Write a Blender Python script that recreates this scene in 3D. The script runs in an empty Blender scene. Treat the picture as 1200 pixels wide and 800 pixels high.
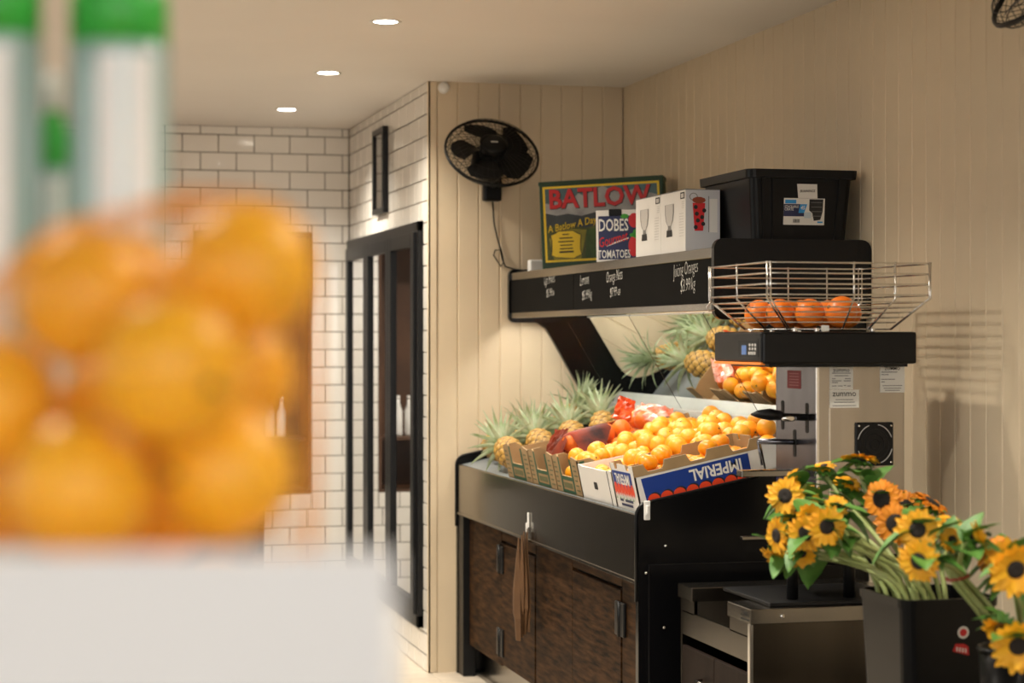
import bpy, bmesh, math, random
from mathutils import Vector, Matrix, Euler
random.seed(7)
sc = bpy.context.scene
COL = sc.collection

# ------------------------------------------------------------------ camera
F, VX, HY, H = 2333.0, 11.0, 395.0, 1.60
A = math.atan((600 - VX) / F)
S, C = math.sin(A), math.cos(A)
cam_d = bpy.data.cameras.new('camera')
cam = bpy.data.objects.new('camera', cam_d); COL.objects.link(cam)
cam.location = (0, 0, H); cam.rotation_euler = (math.pi / 2, 0, -A)
cam_d.sensor_width = 36; cam_d.lens = 36 * F / 1200
cam_d.shift_y = (HY - 400) / 1200
cam_d.clip_start = 0.05; cam_d.clip_end = 60
cam_d.dof.use_dof = True; cam_d.dof.focus_distance = 6.9; cam_d.dof.aperture_fstop = 2.8
sc.camera = cam

# ------------------------------------------------------------------ world, exposure
wd = bpy.data.worlds.new('daylight'); sc.world = wd; wd.use_nodes = True
wd.node_tree.nodes['Background'].inputs[0].default_value = (1.0, 0.97, 0.93, 1)
wd.node_tree.nodes['Background'].inputs[1].default_value = 2.25
vs = sc.view_settings
vs.view_transform = 'Standard'; vs.look = 'None'; vs.gamma = 1; vs.use_curve_mapping = False
vs.exposure = 0.95
LAMP_W, LAMP_COL = 92.0, (1.0, 0.92, 0.78)
TUBE_STRENGTH = 15.0

# ------------------------------------------------------------------ pixel -> place
def ray(px, py):
    u = (px - 600) / F; v = (HY - py) / F
    return Vector((S + u * C, C - u * S, v))
def onX(px, py, X): d = ray(px, py); return Vector((0, 0, H)) + d * (X / d.x)
def onY(px, py, Y): d = ray(px, py); return Vector((0, 0, H)) + d * (Y / d.y)
def atD(px, py, D): return Vector((0, 0, H)) + ray(px, py) * D

# ------------------------------------------------------------------ materials
MATS = {}
def mat(name, col, rough=0.5, metal=0.0, vary=0.0, scale=20.0, bump=0.0, bscale=200.0, stretch=(1, 1, 1), col2=None, emit=0.0, coat=0.0, spec=0.5, trans=0.0, sss=0.0):
    if name in MATS: return MATS[name]
    m = bpy.data.materials.new(name); m.use_nodes = True
    nt = m.node_tree; b = nt.nodes['Principled BSDF']
    b.inputs['Base Color'].default_value = (*col, 1)
    b.inputs['Roughness'].default_value = rough; b.inputs['Metallic'].default_value = metal
    b.inputs['Coat Weight'].default_value = coat; b.inputs['Specular IOR Level'].default_value = spec
    if trans: b.inputs['Transmission Weight'].default_value = trans
    if sss:
        b.inputs['Subsurface Weight'].default_value = sss; b.inputs['Subsurface Radius'].default_value = (.01, .005, .002)
    if emit:
        b.inputs['Emission Color'].default_value = (*col, 1); b.inputs['Emission Strength'].default_value = emit
    if vary or bump:
        tc = nt.nodes.new('ShaderNodeTexCoord'); mp = nt.nodes.new('ShaderNodeMapping')
        mp.inputs['Scale'].default_value = stretch
        nt.links.new(tc.outputs['Object'], mp.inputs['Vector'])
    if vary:
        n = nt.nodes.new('ShaderNodeTexNoise'); n.inputs['Scale'].default_value = scale; n.inputs['Detail'].default_value = 5
        nt.links.new(mp.outputs['Vector'], n.inputs['Vector'])
        r = nt.nodes.new('ShaderNodeMapRange'); r.inputs[1].default_value = .3; r.inputs[2].default_value = .7
        nt.links.new(n.outputs['Fac'], r.inputs[0])
        mx = nt.nodes.new('ShaderNodeMix'); mx.data_type = 'RGBA'
        c2 = col2 or tuple(c * (1 - vary) for c in col)
        mx.inputs[6].default_value = (*col, 1); mx.inputs[7].default_value = (*c2, 1)
        nt.links.new(r.outputs[0], mx.inputs[0]); nt.links.new(mx.outputs[2], b.inputs['Base Color'])
    if bump:
        n2 = nt.nodes.new('ShaderNodeTexNoise'); n2.inputs['Scale'].default_value = bscale; n2.inputs['Detail'].default_value = 3
        nt.links.new(mp.outputs['Vector'], n2.inputs['Vector'])
        bp = nt.nodes.new('ShaderNodeBump'); bp.inputs['Strength'].default_value = bump; bp.inputs['Distance'].default_value = .002
        nt.links.new(n2.outputs['Fac'], bp.inputs['Height']); nt.links.new(bp.outputs['Normal'], b.inputs['Normal'])
    MATS[name] = m
    return m
def pane_mat(name, tint=(1, 1, 1), gain=1.8):
    if name in MATS: return MATS[name]
    m = bpy.data.materials.new(name); m.use_nodes = True; nt = m.node_tree; nt.nodes.clear()
    o = nt.nodes.new('ShaderNodeOutputMaterial'); t = nt.nodes.new('ShaderNodeBsdfTransparent'); g = nt.nodes.new('ShaderNodeBsdfGlossy')
    g.inputs['Roughness'].default_value = 0.01; t.inputs[0].default_value = (*tint, 1)
    fr = nt.nodes.new('ShaderNodeFresnel'); fr.inputs[0].default_value = 1.5
    k = nt.nodes.new('ShaderNodeMath'); k.operation = 'MULTIPLY'; k.inputs[1].default_value = gain; k.use_clamp = True
    mx = nt.nodes.new('ShaderNodeMixShader')
    nt.links.new(fr.outputs[0], k.inputs[0]); nt.links.new(k.outputs[0], mx.inputs[0])
    nt.links.new(t.outputs[0], mx.inputs[1]); nt.links.new(g.outputs[0], mx.inputs[2]); nt.links.new(mx.outputs[0], o.inputs[0])
    MATS[name] = m
    return m
def film_mat(name, col, alpha):
    m = mat(name, col, 0.55, spec=.2)
    m.node_tree.nodes['Principled BSDF'].inputs['Alpha'].default_value = alpha
    return m

PAINT = mat('cream_board_paint', (.72, .59, .415), .45, vary=.10, scale=3, bump=.05, bscale=60)
PAINT_BACK = mat('cream_backing_paint', (.74, .61, .44), .5, vary=.06, scale=3)
CEIL = mat('ceiling_plaster', (.80, .76, .71), .7, vary=.03, scale=2)
PLAST = mat('plain_plaster', (.20, .15, .10), .7, vary=.06, scale=2)
TILE = mat('white_glazed_tile', (.86, .82, .76), .10, vary=.05, scale=4, coat=.3)
GROUT = mat('grey_brown_grout', (.17, .14, .11), .9, vary=.3, scale=30)
FLOORT = mat('tan_floor_tile', (.66, .575, .47), .35, vary=.25, scale=9)
BLACK = mat('black_gloss_laminate', (.003, .003, .0035), .22, spec=.25)
BLACKM = mat('black_metal_satin', (.005, .005, .0055), .38, spec=.25)
BLACKP = mat('black_plastic', (.004, .004, .0045), .33, vary=.2, scale=30, spec=.22)
CHALK = mat('chalkboard_black', (.0045, .004, .0035), .8, spec=.1, vary=.3, scale=6)
CHALKW = mat('white_chalk', (.80, .78, .72), .9)
STEEL = mat('brushed_steel', (.30, .28, .25), .20, 1.0, vary=.25, scale=6, stretch=(1, .06, 1), bump=.03, bscale=300)
STEELV = mat('brushed_steel_vertical', (.42, .38, .33), .26, 1.0, vary=.18, scale=14, stretch=(1, 1, .05))
STEELD = mat('dark_steel_plate', (.22, .22, .25), .25, 1.0, vary=.3, scale=10, stretch=(1, 1, .3))
CHROME = mat('chrome_wire', (.72, .70, .67), .18, 1.0)
MIRROR = mat('mirror_silver', (.86, .90, .88), .015, 1.0)
WOOD = mat('dark_stained_wood', (.060, .028, .011), .6, spec=.08, vary=1, col2=(.005, .0025, .0011), scale=7, stretch=(1, 1.2, 9), bump=.25, bscale=60)
STEELC = mat('dark_cabinet_steel', (.115, .10, .08), .24, 1.0, vary=.5, scale=5, stretch=(1, 1, .04))
DOORB = mat('brown_laminate', (.018, .010, .007), .55, spec=.12, vary=.5, scale=8, stretch=(6, 6, .4))
CARD = mat('brown_cardboard', (.36, .235, .11), .8, vary=.2, scale=12)
CARDG = mat('green_print_cardboard', (.015, .07, .03), .6)
WHITEB = mat('white_carton', (.72, .69, .65), .55, vary=.05, scale=6)
WHITE = mat('white_plastic', (.80, .79, .76), .35)
WHITEPAINT = mat('white_gloss_panel', (.80, .79, .78), .35, vary=.04, scale=3)
BLUE = mat('blue_print', (.006, .035, .23), .4)
NAVY = mat('navy_print', (.012, .018, .075), .45)
CYAN = mat('light_blue_print', (.02, .27, .62), .4)
RED = mat('red_print', (.55, .012, .016), .45)
REDO = mat('orange_red_print', (.72, .055, .012), .4)
YEL = mat('yellow_print', (.80, .56, .02), .5)
DKG = mat('dark_green_carton', (.008, .045, .016), .5, vary=.3, scale=9)
SKYT = mat('teal_sky_print', (.085, .17, .19), .5, vary=.35, scale=9)
SNOW = mat('grey_white_print', (.42, .42, .42), .5, vary=.4, scale=16)
HILL = mat('dark_hill_print', (.045, .055, .06), .5, vary=.5, scale=14)
FIELD = mat('field_green_print', (.10, .12, .015), .5, vary=.6, scale=20)
OLIVE = mat('olive_yellow_print', (.30, .26, .02), .5, vary=.4, scale=25)
LEAFP = mat('bright_green_print', (.05, .30, .03), .5)
INK = mat('black_ink', (.01, .01, .01), .6)
GREYINK = mat('grey_ink', (.18, .17, .16), .6)
PAPER = mat('white_paper', (.72, .70, .65), .6)
MAROON = mat('maroon_label', (.018, .003, .003), .5, spec=.2, vary=.7, col2=(.30, .035, .006), scale=8)
ORANGE_LOOSE = mat('orange_peel_light', (.82, .30, .010), .34, vary=1, col2=(.84, .39, .018), scale=4, bump=.25, bscale=220, sss=.08)
ORANGE_DEEP = mat('orange_peel_deep', (.80, .16, .008), .38, vary=1, col2=(.80, .21, .010), scale=5, bump=.25, bscale=220, sss=.08)
MANDARIN = mat('mandarin_peel', (.82, .25, .006), .28, vary=1, col2=(.82, .34, .010), scale=6, bump=.3, bscale=160, sss=.08)
STEMB = mat('fruit_stem_button', (.10, .08, .02), .8)
PINE_SKIN = mat('pineapple_skin', (.50, .28, .05), .55, vary=1, col2=(.30, .17, .035), scale=30)
PINE_GROOVE = mat('pineapple_groove', (.075, .04, .012), .7)
PINE_LEAF = mat('pineapple_leaf', (.24, .33, .14), .5, vary=1, col2=(.52, .57, .40), scale=22)
PETAL = mat('sunflower_petal', (.85, .46, .012), .55, vary=1, col2=(.80, .36, .008), scale=25)
PETALO = mat('sunflower_petal_amber', (.80, .30, .010), .55, vary=1, col2=(.70, .22, .006), scale=25)
DISC = mat('sunflower_disc', (.014, .009, .006), .8, bump=1, bscale=400)
LEAFG = mat('sunflower_leaf', (.04, .13, .018), .5, vary=1, col2=(.10, .24, .035), scale=18)
STEMG = mat('sunflower_stem', (.24, .30, .085), .5, vary=1, col2=(.36, .40, .16), scale=10)
DARKBROWN = mat('dark_brown_recess', (.10, .045, .02), .5, vary=.4, scale=5)
GREENCAP = mat('green_sleeve', (.04, .42, .05), .35)
LCD = mat('control_screen', (.05, .13, .35), .2)
TAPE = mat('kraft_paper', (.11, .05, .016), .75, vary=.25, scale=12)
RUBBER = mat('red_rubber', (.35, .02, .02), .5)
NET = mat('orange_net', (.80, .38, .07), .5)
BANDY = mat('grey_plastic', (.45, .44, .42), .4)

# ------------------------------------------------------------------ mesh builder
class MB:
    def __init__(s): s.v, s.f, s.mi, s.sm = [], [], [], []
    def add(s, vs_, fs, mi=0, smooth=False, M=None):
        o = len(s.v)
        s.v += [tuple(M @ Vector(p)) if M else tuple(p) for p in vs_]
        for f in fs: s.f.append([i + o for i in f]); s.mi.append(mi); s.sm.append(smooth)
        return s
    def box(s, x0, x1, y0, y1, z0, z1, b=0.0, mi=0, M=None):
        if b <= 0:
            vv = [(x, y, z) for z in (z0, z1) for y in (y0, y1) for x in (x0, x1)]
            ff = [(0, 2, 3, 1), (4, 5, 7, 6), (0, 1, 5, 4), (2, 6, 7, 3), (0, 4, 6, 2), (1, 3, 7, 5)]
            return s.add(vv, ff, mi, False, M)
        bm = bmesh.new(); bmesh.ops.create_cube(bm, size=1)
        for v in bm.verts: v.co = Vector(((x0 + x1) / 2 + v.co.x * (x1 - x0), (y0 + y1) / 2 + v.co.y * (y1 - y0), (z0 + z1) / 2 + v.co.z * (z1 - z0)))
        bmesh.ops.bevel(bm, geom=bm.edges[:], offset=b, segments=1 if b < .004 else 2, affect='EDGES', profile=.6)
        bm.verts.index_update()
        s.add([v.co.copy() for v in bm.verts], [[v.index for v in f.verts] for f in bm.faces], mi, False, M); bm.free()
        return s
    def tube(s, pts, r, n=8, mi=0, cap=True, M=None, closed=False):
        pts = [Vector(p) for p in pts]; N = len(pts); vv, ff = [], []
        up = None
        for i, p in enumerate(pts):
            a = pts[(i - 1) % N] if (closed or i > 0) else p
            b = pts[(i + 1) % N] if (closed or i < N - 1) else p
            t = (b - a).normalized()
            if up is None: up = t.orthogonal().normalized()
            up = (up - t * up.dot(t)); up = up.normalized() if up.length > 1e-6 else t.orthogonal().normalized()
            w = t.cross(up); rr = r[i] if isinstance(r, (list, tuple)) else r
            for k in range(n):
                an = 2 * math.pi * k / n
                vv.append(p + (up * math.cos(an) + w * math.sin(an)) * rr)
        for i in range(N if closed else N - 1):
            for k in range(n):
                j = (i + 1) % N
                ff.append((i * n + k, i * n + (k + 1) % n, j * n + (k + 1) % n, j * n + k))
        if cap and not closed: ff.append(tuple(range(n - 1, -1, -1))); ff.append(tuple((N - 1) * n + k for k in range(n)))
        return s.add(vv, ff, mi, True, M)
    def lathe(s, prof, n=24, mi=0, M=None, smooth=True):
        vv, ff = [], []
        for r, z in prof:
            for k in range(n):
                an = 2 * math.pi * k / n; vv.append((r * math.cos(an), r * math.sin(an), z))
        for i in range(len(prof) - 1):
            for k in range(n): ff.append((i * n + k, i * n + (k + 1) % n, (i + 1) * n + (k + 1) % n, (i + 1) * n + k))
        if prof[0][0] > 1e-5: ff.append(tuple(range(n - 1, -1, -1)))
        if prof[-1][0] > 1e-5: ff.append(tuple((len(prof) - 1) * n + k for k in range(n)))
        return s.add(vv, ff, mi, smooth, M)
    def prism(s, poly, fr, d0, d1, mi=0):
        """poly in 2D (u,v); fr(u,v,w) -> 3D; extruded from w=d0 to w=d1"""
        n = len(poly)
        vv = [fr(u, v, d0) for u, v in poly] + [fr(u, v, d1) for u, v in poly]
        ff = [tuple(range(n - 1, -1, -1)), tuple(range(n, 2 * n))] + [(i, (i + 1) % n, n + (i + 1) % n, n + i) for i in range(n)]
        return s.add(vv, ff, mi)
    def poly(s, pts, mi=0): return s.add(pts, [tuple(range(len(pts)))], mi)
    def sphere(s, c, r, nu=16, nv=10, mi=0, sc3=(1, 1, 1), M=None):
        prof = [(max(math.sin(math.pi * i / nv), 0) * r, -math.cos(math.pi * i / nv) * r) for i in range(nv + 1)]
        T = Matrix.Translation(c) @ Matrix.Diagonal((*sc3, 1))
        return s.lathe(prof, nu, mi, (M @ T) if M else T)
    def mesh(s, name, mats):
        me = bpy.data.meshes.new(name); me.from_pydata([tuple(v) for v in s.v], [], s.f)
        for m in (mats if isinstance(mats, (list, tuple)) else [mats]): me.materials.append(m)
        for p, mi, sm in zip(me.polygons, s.mi, s.sm): p.material_index = mi; p.use_smooth = sm
        bm = bmesh.new(); bm.from_mesh(me); bmesh.ops.recalc_face_normals(bm, faces=bm.faces[:]); bm.to_mesh(me); bm.free()
        me.update()
        return me
def link(name, me, parent=None):
    o = bpy.data.objects.new(name, me); COL.objects.link(o)
    if parent: o.parent = parent
    return o
def wloc(o):
    l = Vector(o.location)
    while o.parent: o = o.parent; l = l + Vector(o.location)
    return l
def tag(o, label, cat, group=None):
    o['label'] = label; o['category'] = cat
    if group: o['group'] = group
    return o
def thing(name, label, cat, loc=(0, 0, 0), rot=(0, 0, 0), group=None):
    o = bpy.data.objects.new(name, None); COL.objects.link(o)
    o.empty_display_size = .05; o.location = loc; o.rotation_euler = rot
    return tag(o, label, cat, group)
def part(name, mb, mats, parent, local=False, label=None):
    """a part; vertices in world coordinates unless local"""
    me = mb.mesh(name, mats)
    if not local: me.transform(Matrix.Translation(-wloc(parent)))
    o = link(name, me, parent)
    if label: o['label'] = label
    return o
def solo(name, mb, mats, label, cat, group=None):
    """a thing that is one mesh, vertices in world coordinates, origin at its base"""
    me = mb.mesh(name, mats)
    xs = [v.co for v in me.vertices]
    lo = Vector((min(v.x for v in xs), min(v.y for v in xs), min(v.z for v in xs))); hi = Vector((max(v.x for v in xs), max(v.y for v in xs), 0))
    c = Vector(((lo.x + hi.x) / 2, (lo.y + hi.y) / 2, lo.z))
    me.transform(Matrix.Translation(-c)); o = link(name, me); o.location = c
    return tag(o, label, cat, group)
def struct(name, mb, mats, parent=None):
    me = mb.mesh(name, mats); o = link(name, me, parent)
    if not parent: o['kind'] = 'structure'
    return o
def dup(root, loc=None, rot=None, label=None, group=None):
    r = root.copy(); COL.objects.link(r)
    if loc is not None: r.location = loc
    if rot is not None: r.rotation_euler = rot
    if label: r['label'] = label
    if group: r['group'] = group
    for ch in list(root.children):
        c = ch.copy(); COL.objects.link(c); c.parent = r
        for g in list(ch.children):
            d = g.copy(); COL.objects.link(d); d.parent = c
    return r
class Frame:
    """a flat face: origin, right and up directions; at(u,v,w)"""
    def __init__(s, o, u, v): s.o, s.u, s.v = Vector(o), Vector(u).normalized(), Vector(v).normalized(); s.n = s.u.cross(s.v)
    def __call__(s, u, v, w=0): return s.o + s.u * u + s.v * v + s.n * w
def text_geo(mb, body, fr, u, v, size, mi=0, w=.001, sx=1.0, rot=0.0, bold=0.0, shear=0.0, align='CENTER'):
    cu = bpy.data.curves.new('t', 'FONT'); cu.body = body; cu.size = 1; cu.align_x = align; cu.align_y = 'CENTER'; cu.offset = bold; cu.shear = shear; cu.resolution_u = 2
    ob = bpy.data.objects.new('t', cu); COL.objects.link(ob)
    dg = bpy.context.evaluated_depsgraph_get(); dg.update()
    me = bpy.data.meshes.new_from_object(ob.evaluated_get(dg))
    cr, sr = math.cos(rot), math.sin(rot); vv = []
    for p in me.vertices:
        x, y = p.co.x * size * sx, p.co.y * size
        vv.append(fr(u + x * cr - y * sr, v + x * sr + y * cr, w))
    mb.add(vv, [list(p.vertices) for p in me.polygons], mi)
    bpy.data.objects.remove(ob); bpy.data.curves.remove(cu); bpy.data.meshes.remove(me)
def rect(mb, fr, u0, u1, v0, v1, w, mi): mb.poly([fr(u0, v0, w), fr(u1, v0, w), fr(u1, v1, w), fr(u0, v1, w)], mi)
def ell(mb, fr, u, v, a, b, w, mi, n=16, t0=0, t1=2 * math.pi):
    mb.poly([fr(u + a * math.cos(t0 + (t1 - t0) * k / n), v + b * math.sin(t0 + (t1 - t0) * k / n), w) for k in range(n + (0 if t1 - t0 > 6.2 else 1))], mi)
def rrect(x0, x1, y0, y1, r, n=4):
    out = []
    for cx, cy, a0 in ((x1 - r, y0 + r, -90), (x1 - r, y1 - r, 0), (x0 + r, y1 - r, 90), (x0 + r, y0 + r, 180)):
        for k in range(n + 1):
            a = math.radians(a0 + 90 * k / n); out.append((cx + r * math.cos(a), cy + r * math.sin(a)))
    return out

# ================================================================== THE ROOM
XR, XL, YF, YB, ZC = 2.91, 1.937, 9.30, 11.56, 2.82
XW, Y0 = -3.6, -2.6
fl = struct('floor', MB().box(XW - .1, XR + .2, Y0 - .1, YB + .5, -.12, -.008), GROUT)
me = MB().box(-.149, .149, -.149, .149, -.012, 0, .002).mesh('floor_tile', FLOORT)
for i in range(-12, 3):
    for j in range(19):
        o = link('floor_tile', me, fl); o.location = (1.95 + .15 - .30 * (2 - i) + .3, YB - .15 - .30 * j + .0, 0)
struct('ground_outside', MB().box(-60, 40, -60, 60, -.3, -.13), mat('street_paving', (.30, .29, .27), .8, vary=.3, scale=2))
struct('wall_front', MB().box(XW, XR + .15, Y0 - .1, Y0, 0, .95), PLAST)
struct('ceiling', MB().box(XW - .1, XR + .2, Y0, YB + .5, ZC, ZC + .12), CEIL)
WLY = [Y0, .3, 2.6, 2.75, 5.05, 5.2, 7.5, YB]
wl = MB().box(XW - .12, XW, Y0, YB, 0, 1.0).box(XW - .12, XW, Y0, YB, 2.55, ZC)
for a, b in ((0, 1), (2, 3), (4, 5), (6, 7)): wl.box(XW - .12, XW, WLY[a], WLY[b], 1.0, 2.55)
struct('wall_left', wl, PLAST)
for n_, (a, b) in enumerate(((1, 2), (3, 4), (5, 6))):  # unseen windows, added to send soft light onto the right wall
    wf = MB(); y0_, y1_ = WLY[a], WLY[b]
    wf.box(XW - .09, XW - .03, y0_, y1_, 1.0, 1.05).box(XW - .09, XW - .03, y0_, y1_, 2.50, 2.55).box(XW - .09, XW - .03, y0_, y0_ + .05, 1.05, 2.50).box(XW - .09, XW - .03, y1_ - .05, y1_, 1.05, 2.50)
    wo = struct('window_%d' % (n_ + 1), wf, BLACKM)
    struct('pane', MB().box(XW - .065, XW - .06, y0_ + .05, y1_ - .05, 1.05, 2.50), pane_mat('window_glass', (.96, .97, .96), 1.8), wo)
# boards of the right wall and the fan wall, each with chamfered edges
BW = .1035
def board_mesh(w, h):
    b, t = .005, .012
    prof = [(-w / 2, 0), (w / 2, 0), (w / 2, t - b), (w / 2 - b, t), (-w / 2 + b, t), (-w / 2, t - b)]
    return MB().prism(prof, lambda u, v, d: Vector((u, -v, d)), 0, h).mesh('board', PAINT)
bm_board = board_mesh(BW, ZC)
wr = struct('wall_right', MB().box(XR + .012, XR + .15, Y0, YF + .012, 0, ZC), PAINT_BACK)
for i in range(112):
    o = link('board', bm_board, wr); o.location = (XR + .012, YF - BW * (i + .5), 0); o.rotation_euler = (0, 0, -math.pi / 2)
wb = struct('wall_back', MB().box(XL, XR + .15, YF + .012, YF + .09, 0, ZC), PAINT_BACK)
for i in range(9):
    o = link('board', bm_board, wb); o.location = (XL + .04 + BW * (i + .5), YF + .012, 0)
MB_corner = MB().box(XL - .004, XL + .04, YF - .004, YF + .012, 0, ZC, .002)
struct('trim_1', MB_corner, PAINT)
# wall with the tall fridge: solid bits around the opening
FY0, FY1, FZ0, FZ1 = 9.41, 11.49, .20, 2.16
ws = MB()
ws.box(XL + .006, XL + .12, YF + .09, YB, FZ1, ZC); ws.box(XL + .006, XL + .12, YF + .09, YB, 0, FZ0)
ws.box(XL + .006, XL + .12, YF + .09, FY0, FZ0, FZ1); ws.box(XL + .006, XL + .12, FY1, YB, FZ0, FZ1)
ws.box(XL, XL + .008, YF - .004, YF + .09, 0, ZC)
wside = struct('wall_side', ws, GROUT)
TH, TW = .1035, .2065
def tile_mesh(w, h): return MB().box(-w / 2, w / 2, -.004, .004, -h / 2, h / 2, .0018).mesh('tile', TILE)
TM = {}
def tile(parent, x, y, z, w, h, face):
    k = (round(w, 3), round(h, 3))
    if k not in TM: TM[k] = tile_mesh(w - .005, h - .005)
    o = link('tile', TM[k], parent); o.location = (x, y, z)
    if face == 'X': o.rotation_euler = (0, 0, -math.pi / 2)
def rows():
    z = ZC - .05; out = [(z, ZC)]
    while z > .02:
        out.append((max(z - TH, 0), z)); z -= TH
    return out
def run(a, b, off):
    out = []; p = a - off
    while p < b:
        s0, s1 = max(p, a), min(p + TW, b)
        if s1 - s0 > .012: out.append((s0, s1))
        p += TW
    return out
def pieces(z0, z1, lo, hi, a, b, o0, o1):
    """split one course of tiles round an opening: list of (from, to, z0, z1)"""
    out = []
    if z0 < hi and z1 > lo:
        out += [(a, o0, z0, z1), (o1, b, z0, z1)]
        if z1 - hi > .012: out.append((o0, o1, max(z0, hi), z1))
        if lo - z0 > .012: out.append((o0, o1, z0, min(z1, lo)))
    else: out.append((a, b, z0, z1))
    return out
for ri, (z0, z1) in enumerate(rows()):
    for a, b, c0, c1 in pieces(z0, z1, FZ0, FZ1, YF + .002, YB, FY0, FY1):
        off = ((a - YF) + TW / 2 * (ri % 2)) % TW
        for s0, s1 in run(a, b, off): tile(wside, XL, (s0 + s1) / 2, (c0 + c1) / 2, s1 - s0, c1 - c0, 'X')
# back tiled wall with a recess
HX0, HX1 = onY(232, 400, YB).x, onY(361, 400, YB).x
HZ0, HZ1 = onY(361, 574, YB).z, onY(361, 277, YB).z
wk = MB()
wk.box(XW, HX0, YB + .005, YB + .12, 0, ZC); wk.box(HX1, XL + .12, YB + .005, YB + .12, 0, ZC)
wk.box(HX0, HX1, YB + .005, YB + .12, 0, HZ0); wk.box(HX0, HX1, YB + .005, YB + .12, HZ1, ZC)
wbt = struct('wall_tiled_back', wk, GROUT)
rest = MB()
XT = .86
for ri, (z0, z1) in enumerate(rows()):
    for a, b, c0, c1 in pieces(z0, z1, HZ0 - .02, HZ1 + .02, XT, XL - .006, HX0 - .02, HX1 + .02):
        off = ((a - XT) + TW / 2 * (ri % 2)) % TW
        for s0, s1 in run(a, b, off): tile(wbt, (s0 + s1) / 2, YB, (c0 + c1) / 2, s1 - s0, c1 - c0, 'Y')
    for s0, s1 in run(-1.62, XT, TW / 2 * (ri % 2)):
        rest.box(s0 + .0025, s1 - .0025, YB - .004, YB + .004, z0 + .0025, z1 - .0025, .0018)
rt = struct('tile', rest, TILE, wbt); rt['kind'] = 'stuff'
rc = MB(); T = .02
rc.box(HX0, HX1, YB + .40, YB + .42, HZ0, HZ1); rc.box(HX0 - T, HX0, YB + .0, YB + .42, HZ0 - T, HZ1 + T); rc.box(HX1, HX1 + T, YB + .0, YB + .42, HZ0 - T, HZ1 + T)
rc.box(HX0, HX1, YB, YB + .42, HZ0 - T, HZ0); rc.box(HX0, HX1, YB, YB + .42, HZ1, HZ1 + T)
struct('wall_recess', rc, DARKBROWN)
shelfz = onY(320, 512, YB + .2).z
solo('glass_shelf', MB().box(HX0 + .001, HX1 - .001, YB + .06, YB + .399, shelfz - .02, shelfz), DARKBROWN, 'dark wooden shelf inside the recess of the tiled wall', 'shelf')
GLASSC = pane_mat('clear_bottle_glass', (.95, .97, .98), 2.2)
for px, h, r in ((288, .19, .030), (315, .24, .029), (329, .24, .029)):
    p = onY(px, 512, YB + .2)
    t = thing('glass_jar', 'clear glass bottle with a white cap on the shelf of the brown recess', 'bottle', (p.x, p.y, shelfz), group='bottles in the wall recess')
    part('body', MB().lathe([(r * .9, 0), (r, .01), (r, h * .62), (r * .5, h * .8), (r * .45, h * .92)], 16), WHITE if px > 300 else GLASSC, t, True)
    part('cap', MB().lathe([(r * .5, h * .9), (r * .5, h), (0, h)], 12), WHITE, t, True)

p = onY(275, 574, YB + .2)
solo('green_bottle', MB().lathe([(.034, 0), (.036, .01), (.036, .10), (.015, .15), (.015, .18), (0, .18)], 14, M=Matrix.Translation((p.x, YB + .2, HZ0))), GREENCAP, 'green bottle at the bottom of the brown recess in the tiled wall', 'bottle')
# ------------------------------------------------------------------ ceiling lights
def downlight(x, y, label):
    t = thing('ceiling_light', label, 'light', (x, y, ZC), group='round recessed ceiling lights')
    part('trim_ring', MB().lathe([(.047, -.002), (.060, -.004), (.062, -.001), (.062, 0), (.047, 0)], 28), WHITE, t, True)
    part('diffuser', MB().lathe([(.047, -.0025), (0, -.0025)], 28), mat('lamp_diffuser', (1, .93, .82), .5, emit=9), t, True)
    ld = bpy.data.lights.new('downlight_beam', 'SPOT'); ld.energy = LAMP_W; ld.color = LAMP_COL; ld.spot_size = math.radians(136); ld.spot_blend = 1.0; ld.shadow_soft_size = .05
    lo = bpy.data.objects.new('downlight_beam', ld); COL.objects.link(lo); lo.parent = t; lo.location = (0, 0, -.02)
for k, y in enumerate((10.63, 9.11, 7.58, 6.05, 4.52, 2.99, 1.46)):
    downlight(1.44 - .015 * k, y, ['white recessed downlight in the ceiling close to the tiled back wall', 'white recessed downlight in the ceiling level with the fan wall',
              'white recessed downlight in the ceiling of the shop, over the aisle beside the fruit bench'][min(k, 2)])
for k, (x, y) in enumerate(((.42, 10.6), (-.45, 10.0), (-.45, 7.6), (-.45, 5.0), (-.45, 2.4))): downlight(x, y, 'white recessed downlight in the ceiling over the far side of the shop')  # unseen lamps added to brighten the tiled back wall and far side

bc = thing('back_counter', 'dark low counter standing against the white tiled back wall', 'counter', (.2, 10.9, 0))
part('carcass', MB().box(-1.0, 1.28, 10.32, YB - .01, .06, .84, .004), BLACKM, bc)
part('worktop', MB().box(-1.02, 1.30, 10.30, YB - .008, .84, .88, .004), DARKBROWN, bc)
for k in range(4): part('door', MB().box(-.98 + k * .56, -.98 + k * .56 + .54, 10.30, 10.32, .10, .82, .003), BLACKM, bc)
part('plinth', MB().box(-.98, 1.26, 10.36, YB - .02, 0, .06), BLACKM, bc)
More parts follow.
